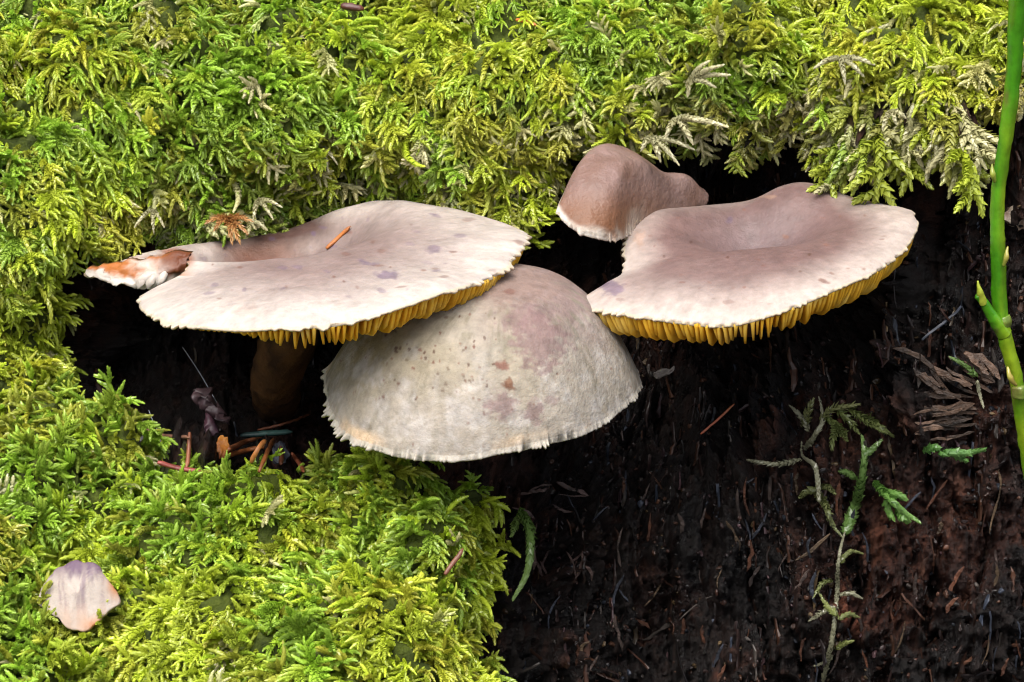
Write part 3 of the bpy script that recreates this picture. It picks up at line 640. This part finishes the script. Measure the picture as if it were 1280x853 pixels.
cC = mix(cC, np.array([.56, .53, .46]), sst(.925, .985, rr_+.05*nz)*sst(815, 765, PX))
cC[capC.isund] = np.array([.62, .5, .3])
obj('cap', capC.mesh('cap', cC, M_SMALL, baseC), mC)
stipe('stipe', mC, baseC, [at(800, 272, 2.2), at(800, 300, 2.8), at(800, 325, 3.6), at(800, 330, 5.6)], .34, .32, np.array([.08, .04, .02]), np.array([.04, .02, .012]))

# ------------------------------------------------------------------ broken cap piece lying in the lower moss
fp = catmull([at(*c) for c in [(55,747,-3.5),(72,712,-3.2),(98,700,-3.15),(122,702,-3.2),(140,722,-3.35),(153,742,-3.5),(140,762,-3.75),(118,780,-3.95),(100,783,-4.0),(80,772,-3.9)]], 90, True)
fp = (fp-fp.mean(0))*(1.02+.06*np.array([fbm(np.array([[q*.35, 0, 3]]), 3, 66)[0] for q in range(90)])[:, None])+fp.mean(0)+np.array([0, -.42, .10]); fcn = fp.mean(0)+np.array([0, -.12, .07]); rr2 = np.linspace(0.01, 1, 26)
FV = np.array([fcn*(1-r**1.6)+fp*r**1.6+(fp-fcn)*(r-r**1.6)*.9*np.array([1, .3, 1]) for r in rr2]); FB = FV[::-1]+np.array([0, .10, -.06])
FV2 = np.concatenate([FV, FB]); PX, PY = proj(FV2); fn = fbm(np.stack([PX*.16, PY*.02, 0*PX], -1), 4, 61, .6)
fc = mix(np.broadcast_to(np.array([.12, .075, .11]), FV2.shape), np.array([.34, .29, .25]), sst(706, 726, PY+10*fn))
fc = mix(fc, np.array([.30, .20, .14]), np.clip(sst(745, 778, PY)*.6+.5*fn, 0, .8)); fc = mix(fc, np.array([.32, .12, .03]), np.clip(np.exp(-((PX-145)/9)**2-((PY-730)/16)**2)*1.2+np.exp(-((PX-120)/14)**2-((PY-782)/9)**2), 0, .9))
fc = mix(fc, np.array([.15, .11, .14]), np.clip(.9*fn-.05, 0, .7)*sst(775, 740, PY))
l0 = at(105, 775, -3.9)
tag(obj('mushroom_fragment', mesh('mushroom_fragment', FV2.reshape(-1, 3), grid_faces(52, 90, True), M_CAP, fc.reshape(-1, 3), None, True, l0), None, l0), 'broken whitish purple piece of mushroom cap lying in the lower moss', 'mushroom piece')

# ------------------------------------------------------------------ green twig at the right edge
tl = at(1290, 640, -1.0)
tw = thing('green_twig', tl, 'smooth green plant stem with a short side shoot at the right edge', 'plant')
GA, GB = np.array([.05, .22, .006]), np.array([.20, .30, .012])
def twig_part(name, path, rad, ns=16, ridge=.07, parent=tw, c=(GA, GB), nn=60):
    p = catmull(path, nn); V, F = tube(p, np.interp(np.linspace(0, 1, nn), np.linspace(0, 1, len(rad)), rad), ns, ridge, 9, .015)
    cc = mix(np.broadcast_to(c[0], V.shape), c[1], np.clip(.35+.9*fbm(V*np.array([2, 2, .8]), 3, 71), 0, 1))
    cc = mix(cc, np.array([.12, .07, .03]), np.clip(1.6*fbm(V*np.array([5, 5, 2.2]), 4, 73)-1.15, 0, .8))
    return obj(name, mesh(name, V, F, M_TWIG, cc, None, True, tl), parent)
main = [at(1310, 720, -.6), at(1291, 620, -.9), at(1279, 540, -1.2), at(1270, 475, -1.4), at(1256, 420, -1.5), at(1250, 385, -1.5), at(1247, 300, -1.6), at(1248, 235, -1.6), at(1259, 160, -1.7), at(1268, 80, -1.8), at(1271, 0, -2.0), at(1274, -80, -2.3), at(1290, -200, -3)]
ms = twig_part('stem', main, [.10, .10, .10, .11, .115, .125, .115, .112, .118, .125, .125, .125, .11], 18, .08, tw, (GA, GB), 110)
twig_part('side_shoot', [at(1256, 418, -1.5), at(1240, 395, -1.6), at(1230, 378, -1.65), at(1221, 370, -1.7)], [.14, .115, .085, .05], 12, .05)
twig_part('bud', [at(1230, 380, -1.66), at(1225, 366, -1.72), at(1222, 351, -1.75)], [.07, .06, .012], 10, 0, tw, (np.array([.34, .40, .04]), GB))
for (x, y, dx) in ((1241, 216, -3), (1258, 320, 4), (1262, 470, -8)):
    twig_part('bud', [at(x-dx, y+12, -1.75), at(x, y+1, -1.8), at(x+dx*.4, y-11, -1.75)], [.03, .055, .012], 10, 0, tw, (np.array([.26, .34, .04]), np.array([.34, .28, .06])), 14)
for (x, y, r_) in ((1254, 402, .145), (1275, 490, .128)):
    twig_part('node', [at(x, y+7, -1.5), at(x, y, -1.5), at(x-1, y-7, -1.5)], [.12, r_, .12], 14, .1, tw, (np.array([.10, .22, .02]), np.array([.16, .16, .04])), 12)

# ------------------------------------------------------------------ needles, twig bits and litter, each one a thing
CB = np.array([.26, .085, .025]); CB2 = np.array([.17, .06, .03]); ORG = np.array([.50, .16, .03])
def needle(name, path, r0, label, cat, c0=CB, c1=CB2, group=None, mat=M_BIT, ns=8, rough=.008, ridge=.12):
    p = catmull([at(*q) for q in path], 22); u = np.linspace(0, 1, 22); rad = .72*r0*(1-.75*np.clip((u-.8)/.2, 0, 1)**2)*(1-.35*np.clip((.1-u)/.1, 0, 1))
    V, F = tube(p, rad, ns, ridge, 5, rough); b = p[np.argmin(p[:, 2])]
    c = mix(np.broadcast_to(c0, V.shape), c1, np.clip(.4+.9*fbm(V*4, 3, int(path[0][0])), 0, 1))
    return tag(obj(name, mesh(name, V, F, mat, c, None, True, b), None, b), label, cat, group)
ND = 'fallen conifer needles'
zc = capA
def on_cap(px, py):
    """distance y of the cap's upper skin at a photograph position"""
    X, Y = proj(zc.P[:zc.nt]); k = np.argmin((X-px)**2+(Y-py)**2); return zc.P[:zc.nt].reshape(-1, 3)[k][1]
ya, yb = on_cap(408, 313), on_cap(438, 286)
needle('needle', [(408, 311, ya-.02), (424, 297, (ya+yb)/2), (438, 283, yb-.05)], .05, 'orange-brown conifer needle lying on top of the widest cap', 'needle', ORG, CB, ND)
LIT = [([(179,536,.9),(205,545,.8),(236,547,.7)], .055, 'curved brown needle ending at the left of the litter in the hollow', np.array([.22,.11,.07])),
       ([(237,541,.55),(236,565,.45),(233,588,.3)], .052, 'upright brown needle crossing the end of the curved one in the hollow', CB2*1.3),
       ([(197,578,.3),(222,585,.2),(252,590,.0)], .06, 'reddish needle half sunk in moss at the left of the litter', np.array([.22,.05,.04])),
       ([(286,562,.8),(308,552,.8),(332,543,.9)], .07, 'thickest brown needle slanting across the middle of the litter', np.array([.34,.12,.05])),
       ([(284,570,.5),(310,563,.6),(340,556,.8)], .062, 'brown needle lying just under the thickest slanting one', CB*1.2),
       ([(314,578,.3),(322,562,.5),(332,550,.6)], .066, 'short orange-brown needle standing steeply among the litter', np.array([.36,.14,.04])),
       ([(324,590,.0),(333,568,.3),(342,548,.7)], .055, 'longer brown needle standing steeply at the right of the litter', CB),
       ([(351,580,.3),(352,568,.4),(350,556,.5)], .055, 'short dark upright needle right of the litter heap', CB2),
       ([(365,567,.3),(373,578,.2),(380,590,.0)], .055, 'lone red-brown needle leaning into the lower moss behind its ridge', np.array([.30,.09,.04])),
       ([(322,538,1.8),(355,530,2.2),(388,518,2.7)], .035, 'long thin dark needle at the back of the hollow', CB2),
       ([(333,610,-.9),(342,602,-.7),(354,596,-.5)], .06, 'short reddish needle poking out of the moss ridge', np.array([.20,.05,.03])),
       ([(463,600,-1.0),(474,594,-.9),(485,589,-.8)], .05, 'tan needle on the moss ridge under the dome-shaped cap', np.array([.36,.16,.06]))]
def on_floor(path, lift): return [(x, y, ysurf(x, y+4)-lift-.06*k) for k, (x, y, _) in enumerate(path)]
for q_, (path, r0, lab, c0) in enumerate(LIT): needle('needle', on_floor(path, .26+.06*(q_ % 4)) if q_ < 10 else path, r0, lab, 'needle', c0*1.5, c0*.8, ND)
needle('needle', [(301,545,1.6),(334,542,1.6),(366,540,1.7)], .07, 'blue-green needle at the back of the litter in the hollow', 'needle', np.array([.06,.14,.12]), np.array([.02,.05,.05]), ND)
needle('needle', [(556,718,-3.6),(568,702,-3.45),(579,686,-3.3)], .06, 'dark brown needle standing in the lower moss near its right end', 'needle', CB2, CB2*.5, ND)
needle('needle', [(876,543,1.75),(898,524,1.85),(918,505,2.0)], .03, 'red needle slanting on the dark wood below the dished cap', 'needle', np.array([.36,.09,.04]), CB, ND)
needle('twig_bit', [(426,7,4.5),(440,9,4.45),(456,11,4.45)], .085, 'dark brown twig stub in the moss at the top of the frame', 'twig', np.array([.12,.03,.02]), np.array([.06,.02,.015]), None, M_BIT, 10, .02)
needle('needle', [(645,25,4.6),(658,27,4.5),(671,32,4.4)], .045, 'bright orange needle in the moss near the top of the frame', 'needle', np.array([.60,.15,.02]), ORG, ND)
needle('bark_stub', [(248,492,1.2),(262,507,1.1),(276,522,1.0),(290,530,.9)], .14, 'dark wet knobbly twig end rising out of the litter', 'twig', np.array([.07,.04,.045]), np.array([.03,.02,.025]), None, M_BIT, 16, .15)
needle('bark_stub', [(262,522,1.0),(264,536,.9),(262,550,.7)], .10, 'dark purplish bark bit hanging under the knobbly twig end', 'bark', np.array([.10,.035,.05]), np.array([.04,.02,.03]), None, M_BIT, 16, .10)
def flake(name, pts, thick, label, cat, c0, c1, group=None, parent=None, loc=None, bulge=.08, mat=M_BIT):
    """Irregular thin plate from an outline, thickened and gently dished."""
    fp = catmull(pts, 22, True); jr = np.random.default_rng(int(abs(pts[0][0])*1000)); bulge = bulge*.35; cn = fp.mean(0); nn = np.cross(fp[7]-cn, fp[0]-cn); nn /= np.linalg.norm(nn)
    if nn[1] > 0: nn = -nn
    fp = cn+(fp-cn)*jr.uniform(.72, 1.12, (22, 1)); rs = np.array([.02, .4, .75, 1.0]); A_ = np.array([cn+(fp-cn)*r+nn*bulge*(1-r*r) for r in rs]); B_ = A_[::-1]-nn*thick
    V = np.concatenate([A_, B_]).reshape(-1, 3); V = V+.035*np.stack([noise(V*9+q*9, 90+q) for q in range(3)], 1)
    c = mix(np.broadcast_to(c0, V.shape), c1, np.clip(.4+.9*fbm(V*np.array([7, 7, 2.5]), 3, 91), 0, 1))
    b = V[np.argmin(V[:, 2])] if loc is None else loc
    o = obj(name, mesh(name, V, grid_faces(8, 22, True), mat, c, None, False, b), parent, b)
    if parent is None: tag(o, label, cat, group)
    return o
flake('leaf_scrap', [at(*p) for p in [(266,556,.6),(276,541,.7),(286,552,.65),(285,570,.5),(272,576,.4),(266,570,.45)]], .05, 'bright orange scrap of leaf in the middle of the litter', 'leaf', np.array([.60,.22,.02]), np.array([.40,.10,.02]))
flake('bark_scrap', [at(*p) for p in [(176,548,1.0),(200,545,1.1),(212,560,.9),(205,576,.7),(186,572,.7)]], .12, 'grey crumbly scrap at the left of the litter beside moss', 'bark', np.array([.10,.09,.11]), np.array([.04,.035,.045]))
flake('bark_scrap', [at(*p) for p in [(340,556,.5),(352,552,.6),(362,566,.5),(352,582,.3),(342,575,.35)]], .08, 'dark bluish scrap at the right end of the litter', 'bark', np.array([.08,.09,.12]), np.array([.03,.03,.04]))
flake('bark_scrap', [at(*p) for p in [(210,566,.5),(226,562,.5),(236,580,.3),(226,596,.1),(212,588,.2)]], .08, 'dark red scrap under the upright needle in the litter', 'bark', np.array([.12,.03,.03]), np.array([.05,.02,.02]))
flake('wood_flake', [at(*p) for p in [(810,470,1.9),(828,462,1.9),(846,459,2.0),(838,467,1.95),(822,473,1.9)]], .03, 'thin pale flake on the wood right of the dome-shaped cap', 'wood chip', np.array([.30,.27,.25]), np.array([.15,.13,.12]))
flake('fungus_lump', [at(*p) for p in [(1256,262,2.3),(1266,250,2.3),(1290,254,2.3),(1294,272,2.3),(1288,292,2.2),(1268,288,2.2),(1260,278,2.2)]], .3, 'pale cream lump on the wood behind the green stem', 'fungus', np.array([.42,.36,.28]), np.array([.20,.11,.06]), None, None, None, .08)
# splinters of the log
def splinter(x, y, yy, ln, ang, wd, c0):
    """Ragged sliver of wood, square-edged, split at the ends."""
    d = np.array([math.cos(ang), -.2, math.sin(ang)]); d /= np.linalg.norm(d); s_ = np.cross(d, [0, -1, 0]); s_ /= np.linalg.norm(s_); o_ = np.cross(s_, d)
    p = at(x, y, ysurf(x, y)-.02); V = []; n_ = 7; bend = random.uniform(-.12, .12)
    for q in range(n_):
        u = q/(n_-1)-.5; w1 = wd*random.uniform(.35, 1.1)*(1 if 0 < q < n_-1 else .3); w2 = wd*random.uniform(.35, 1.1)*(1 if 0 < q < n_-1 else .25)
        c_ = p+d*ln*u+s_*(bend*ln*(1-4*u*u)+random.uniform(-.3, .3)*wd)-o_*0; h_ = wd*random.uniform(.25, .6)
        V += [c_+s_*w1, c_+s_*w1*.7-np.array([0, h_, 0]), c_-s_*w2*.6-np.array([0, h_*.8, 0]), c_-s_*w2, c_+np.array([0, wd*.5, 0])]
    V = np.array(V); F = [list(f) for f in grid_faces(n_, 5, True)]+[[4, 3, 2, 1, 0], [30, 31, 32, 33, 34]]
    c = mix(np.broadcast_to(c0, V.shape), c0*.3, np.clip(.4+.9*fbm(V*np.array([7, 7, 7]), 3, 91), 0, 1))
    obj('splinter', mesh('splinter', V, F, M_WOODCHIP, c, None, False, (0, 0, 0)), log)
random.seed(21)
for k in range(46):
    y = random.choice([random.gauss(470, 12), random.gauss(515, 14), random.gauss(525, 14)]); x = random.gauss(1200 if y < 490 else 1188, 20)
    splinter(x, y, 1.15+.0022*(560-y)*2, random.uniform(.35, 1.0), math.radians(random.gauss(0, 6)+(-30 if y < 488 else 10)), random.uniform(.03, .085), np.array([.17, .10, .065])*random.uniform(.3, 1.0))
for k in range(22):
    x = random.uniform(650, 745); y = random.uniform(600, 720)
    splinter(x, y, .45+.002*(720-y), random.uniform(.3, .7), math.radians(random.uniform(-25, 25) if y < 650 else random.uniform(50, 120)), random.uniform(.02, .05), np.array([.13, .08, .07])*random.uniform(.5, 1.1))
for k in range(70):
    x = random.uniform(690, 1275); y = random.uniform(600, 850)
    splinter(x, y, .55+.0019*(700-y), random.uniform(.25, .9), math.radians(random.gauss(88, 16)), random.uniform(.015, .05), random.choice([np.array([.14, .055, .03]), np.array([.10, .07, .06]), np.array([.18, .12, .07]), np.array([.07, .08, .11])])*random.uniform(.5, 1.1))

# ------------------------------------------------------------------ crumbs and fibres of rotten wood
def crumb_proto(k):
    r = np.random.default_rng(k+70)
    if k < 7:      # ragged sliver
        L_ = r.uniform(.35, .95); w_ = r.uniform(.025, .075); V = []; bend = r.uniform(-.1, .1)
        for q in range(7):
            u = q/6-.5; e = 1 if 0 < q < 6 else .25; a1, a2, h_ = w_*r.uniform(.3, 1.1)*e, w_*r.uniform(.3, 1.1)*e, w_*r.uniform(.2, .8)
            c_ = np.array([u*L_, bend*(1-4*u*u)+r.uniform(-.3, .3)*w_, .08*u*u*r.uniform(-1, 1)])
            V += [c_+[0, a1, 0], c_+[0, a1*.6, h_], c_+[0, -a2*.5, h_*.8], c_+[0, -a2, 0], c_+[0, 0, -.03]]
        V = np.array(V); F = [list(f) for f in grid_faces(7, 5, True)]+[[4, 3, 2, 1, 0], [30, 31, 32, 33, 34]]
    else:          # crumb
        th = np.linspace(0, math.pi, 7); ph = np.linspace(0, 2*math.pi, 10)[:-1]
        V = np.stack([np.outer(np.sin(th), np.cos(ph)), np.outer(np.sin(th), np.sin(ph))*.8, np.outer(np.cos(th), np.ones(9))*.5], -1).reshape(-1, 3)*.075
        V = V*(1+.6*noise(V*20+k*5, k)[:, None]); F = grid_faces(7, 9, True)
    me = mesh('crumb', V, F, M_DEBRIS, None, None, False); return bpy.data.objects.new('crumb', me)
CP = [crumb_proto(k) for k in range(12)]
rngc = np.random.default_rng(51)
wm = (1-mossm)*sst(1.2, 1.6, KTg)*sst(9.0, 8.8, KTg)*((PXg > 60) & (PXg < 1420))*(.25+sst(600, 700, PXg))
wm = wm*np.clip(.5+1.3*fbm(G*1.4, 3, 160), .05, 2)
p, nm, i, j = sample(wm, 7000, rngc); n = len(p)
idx = np.where(rngc.random(n) < .24, rngc.integers(0, 7, n), rngc.integers(7, 12, n))
dirs = np.where((idx < 7)[:, None], np.array([0, -.1, -1.0])+rngc.normal(size=(n, 3))*np.where(rngc.random(n) < .7, .16, .7)[:, None], rngc.normal(size=(n, 3)))
PAL = np.array([[.035, .02, .018], [.07, .032, .022], [.11, .05, .03], [.02, .015, .015], [.10, .085, .075], [.05, .06, .085], [.15, .10, .05], [.09, .05, .055]])
tint = PAL[rngc.choice(8, n, p=[.26, .2, .14, .16, .07, .06, .05, .06])]*rngc.uniform(.1, .8, (n, 1))
scatter_stuff('wood_crumbs', p+nm*np.where(idx < 7, -.015, .015)[:, None], orient(nm+rngc.normal(size=(n, 3))*.3, dirs), np.where(idx < 7, rngc.uniform(.3, 1.2, n), rngc.uniform(.2, 1.0, n)**1.3), idx, tint, CP, 'dark crumbs and fibres of rotten wood covering the log face', 'rotten wood')

# ------------------------------------------------------------------ single moss sprigs
def sprig(name, build, label, loc, group='single moss sprigs'):
    L = Leaves(); build(L)
    o = obj(name, mesh(name, np.array(L.V), L.F, M_SPRIG, np.array(L.c), np.clip(L.t, 0, 1), False, loc), None, loc)
    return tag(o, label, 'moss', group)
gr2 = np.random.default_rng(91)
GRN = np.array([.05, .13, .012]); GRY = np.array([.20, .195, .15]); OLV = np.array([.10, .12, .025]); PAL_ = np.array([.46, .44, .30])
def seat(pts):
    return [(x, y, ysurf(x, y, 9)-.10+.35*min(0, z-pts[0][2])) for x, y, z in pts]
def pth(L, pts, c, ln=.12, wd=.06, step=.02, spread=.6, t0=.5, t1=1.0, n=14):
    shoot(L, catmull([at(*q) for q in (seat(pts) if pts[0][0] > 700 else pts)], n), gr2, ln*1.35, wd*1.6, step, spread, t0, t1, c)
def s1(L):
    pth(L, [(1028,853,-.5),(1040,800,-.2),(1046,745,0),(1048,700,.2),(1056,665,.35)], GRY, .10, .06, .014, .5)
    for q in ([(1047,745,0),(1062,742,-.2),(1077,748,-.3)], [(1046,758,0),(1030,765,-.2),(1012,776,-.3)], [(1048,775,0),(1060,768,-.2),(1074,772,-.25)], [(1049,705,.2),(1062,690,0),(1078,692,-.1)], [(1042,725,.1),(1028,730,-.1),(1018,745,-.2)], [(1040,820,-.2),(1030,828,-.3),(1020,832,-.4)]):
        pth(L, q, GRY if gr2.random() < .6 else OLV, .10, .05, .018, .6)
    for q in ([(1047,770,0),(1034,758,-.2),(1026,745,-.3)], [(1044,812,0),(1055,805,-.2),(1064,802,-.3)]): pth(L, q, OLV*1.3, .11, .06, .016, .7)
def s2(L):
    pth(L, [(1056,668,.3),(1066,640,.3),(1075,610,.3),(1080,575,.4),(1078,548,.6)], GRN*1.2, .14, .09, .009, .85, .5, 1)
    for q in ([(1072,600,.3),(1060,592,.1),(1052,590,0)], [(1080,570,.4),(1092,560,.2),(1100,552,.2)]): pth(L, q, GRN, .12, .08, .012, .7)
def s3(L):
    for q in ([(1092,602,.3),(1110,622,0),(1130,640,-.2),(1148,652,-.3)], [(1105,615,.1),(1120,618,0),(1132,624,-.1)], [(1108,622,0),(1110,636,-.1),(1116,648,-.2)], [(1122,632,-.1),(1126,644,-.2),(1136,652,-.2)]): pth(L, q, np.array([.08, .22, .02]), .13, .085, .011, .75)
def s4(L):
    pth(L, [(1024,630,.3),(1022,600,.3),(1018,582,.3),(1003,570,.4),(1002,556,.4)], GRY, .10, .06, .014, .5)
    for q in ([(1003,574,.4),(975,580,.2),(950,578,.1),(934,575,.1)], [(1005,562,.4),(1018,545,.3),(1028,525,.3),(1024,498,.4)], [(1012,540,.4),(1000,520,.3),(988,508,.3)]): pth(L, q, GRY*1.1, .11, .05, .02, .65)
    for q in ([(1024,525,.4),(1040,512,.2),(1060,508,.1),(1072,506,.1)], [(1004,535,.5),(1010,515,.4),(1016,500,.4)]): pth(L, q, np.array([.14, .15, .05]), .13, .05, .018, .8)
    for q in ([(1023,612,.3),(1010,615,.1),(1000,622,.1)], [(1022,618,.3),(1032,632,.2),(1040,655,.2),(1050,668,.3)], [(1022,608,.3),(1034,610,.2),(1042,616,.1)]): pth(L, q, OLV*.8, .12, .07, .014, .75)
def s4b(L):
    for q in ([(1030,520,.7),(1048,535,.5),(1058,550,.5)], [(1045,512,.7),(1060,525,.5),(1072,540,.4)], [(1060,510,.7),(1085,528,.5),(1105,540,.4)], [(1050,530,.6),(1042,545,.5),(1040,560,.4)], [(1075,520,.7),(1095,530,.5),(1115,545,.4)]): pth(L, q, np.array([.09, .12, .02]), .14, .06, .016, .8)
def s5(L):
    for q in ([(1172,568,.9),(1190,566,.7),(1210,566,.6),(1230,562,.5)], [(1190,566,.7),(1200,572,.6),(1208,576,.5)], [(1155,565,.9),(1165,560,.8),(1172,562,.8)]): pth(L, q, np.array([.06, .20, .03]), .13, .08, .012, .8)
def s6(L):
    pth(L, [(1222,475,.8),(1224,490,.6),(1229,508,.5)], GRY*1.3, .09, .05, .014, .45); pth(L, [(1222,472,.8),(1208,458,.6),(1190,448,.6)], GRN, .12, .06, .016, .8)
def s7(L):
    pth(L, [(648,636,-.4),(660,655,-.7),(663,685,-.9),(658,718,-.9),(642,748,-.9)], np.array([.08, .17, .02]), .13, .09, .009, .75)
    pth(L, [(652,640,-.4),(645,655,-.6),(640,668,-.8)], np.array([.10, .18, .02]), .12, .08, .012, .75)
for f, lab, l in ((s1, 'pale grey-green hanging moss stem reaching the bottom edge on dark wood', at(1040, 800, 0)), (s2, 'dark green plump moss shoot on the upper end of the grey hanging stem', at(1070, 620, .3)),
                  (s3, 'bright green moss frond pointing right on the dark wood', at(1110, 622, .1)), (s4, 'forked greyish dry moss sprig with a long arm to the left on dark wood', at(1015, 590, .3)),
                  (s4b, 'dull olive moss fronds beside the forked dry sprig', at(1060, 525, .6)), (s5, 'small vivid green moss sprig lying sideways below the splinters', at(1190, 566, .7)),
                  (s6, 'tiny green moss sprig with whitish tail among the wood splinters', at(1222, 475, .8)), (s7, 'single green moss shoot dangling at the right end of the mound', at(650, 650, -.5))):
    sprig('moss_sprig', f, lab, l)
def tuft(px, py, y, c, dirs, ln, wd, L_, spread=.6, step=.016):
    def b(L):
        for (dx, dy, dz) in dirs:
            p = at(px, py, y); q = at(px+dx*.5, py+dy*.5-3, y+dz*.6-.1); r = at(px+dx, py+dy, y+dz)
            shoot(L, catmull([p, q, r], 12), gr2, ln, wd, step, spread, .5, 1, c)
    sprig('moss_sprig', b, L_, at(px, py, y), 'pale and brown sprigs in the upper moss')
tuft(862, 100, 2.2, PAL_, [(22,-22,-.3),(48,-6,-.4),(40,-18,-.5),(-2,18,-.3),(30,8,-.3)], .15, .11, 'whitish dry moss sprig spreading right in the upper moss', .5, .012)
tuft(845, 148, 1.7, PAL_*1.05, [(62,10,-.5),(30,4,-.4),(20,30,-.3),(-12,22,-.2)], .15, .12, 'whitish dry moss sprig above the dished cap pointing right', .5, .012)
tuft(815, 172, 2.0, PAL_*.9, [(10,28,-.3),(32,32,-.4),(50,14,-.4),(-12,14,-.2)], .15, .09, 'pale frayed moss tuft beside the smallest mushroom', .6, .013)
tuft(1050, 72, 2.1, PAL_*.85, [(-30,12,-.3),(28,22,-.4),(40,8,-.4),(6,30,-.4)], .15, .11, 'pale yellowish moss sprig arching over the right part of the log', .5, .012)
tuft(1112, 140, 1.3, PAL_, [(8,14,-.3),(-8,20,-.3),(18,6,-.2)], .13, .11, 'small white moss tip hanging right of the pale arching sprig', .5, .012)
tuft(285, 272, 2.6, np.array([.40, .18, .05]), [(5,30,-.5),(22,18,-.5),(-16,14,-.4),(14,30,-.6),(28,4,-.5),(-26,6,-.3)], .17, .035, 'rusty orange dried moss tuft touching the widest cap', .75, .012)
tuft(322, 250, 3.0, PAL_*.95, [(18,22,-.5),(-6,28,-.5),(28,8,-.4)], .13, .09, 'greyish white moss tips hanging beside the rusty tuft', .55, .012)
tuft(190, 262, 2.0, PAL_*.85, [(2,28,-.4),(-20,20,-.3),(14,20,-.4)], .12, .08, 'grey moss tips hanging left of the rusty tuft', .5, .013)
tuft(402, 185, 4.2, PAL_*.7, [(8,28,-.4),(18,18,-.4),(-4,22,-.3)], .14, .07, 'pale greyish moss sprig above the middle of the widest cap', .55, .013)
# ------------------------------------------------------------------ spider threads in the hollow
def thread(path, label):
    V, F = tube(catmull([at(*q) for q in path], 12), .006, 5); b = at(*path[-1])
    tag(obj('spider_thread', mesh('spider_thread', V, F, M_BIT, np.broadcast_to(np.array([.45, .5, .6]), V.shape), None, True, b), None, b), label, 'thread', 'spider threads')
thread([(228, 434, 3.6), (248, 464, 2.6), (272, 505, 1.2)], 'fine spider thread running down to the knobbly twig end in the hollow')
thread([(186, 513, 1.9), (191, 526, 1.5), (197, 538, 1.0)], 'short spider thread above the curved needle at the left of the hollow')
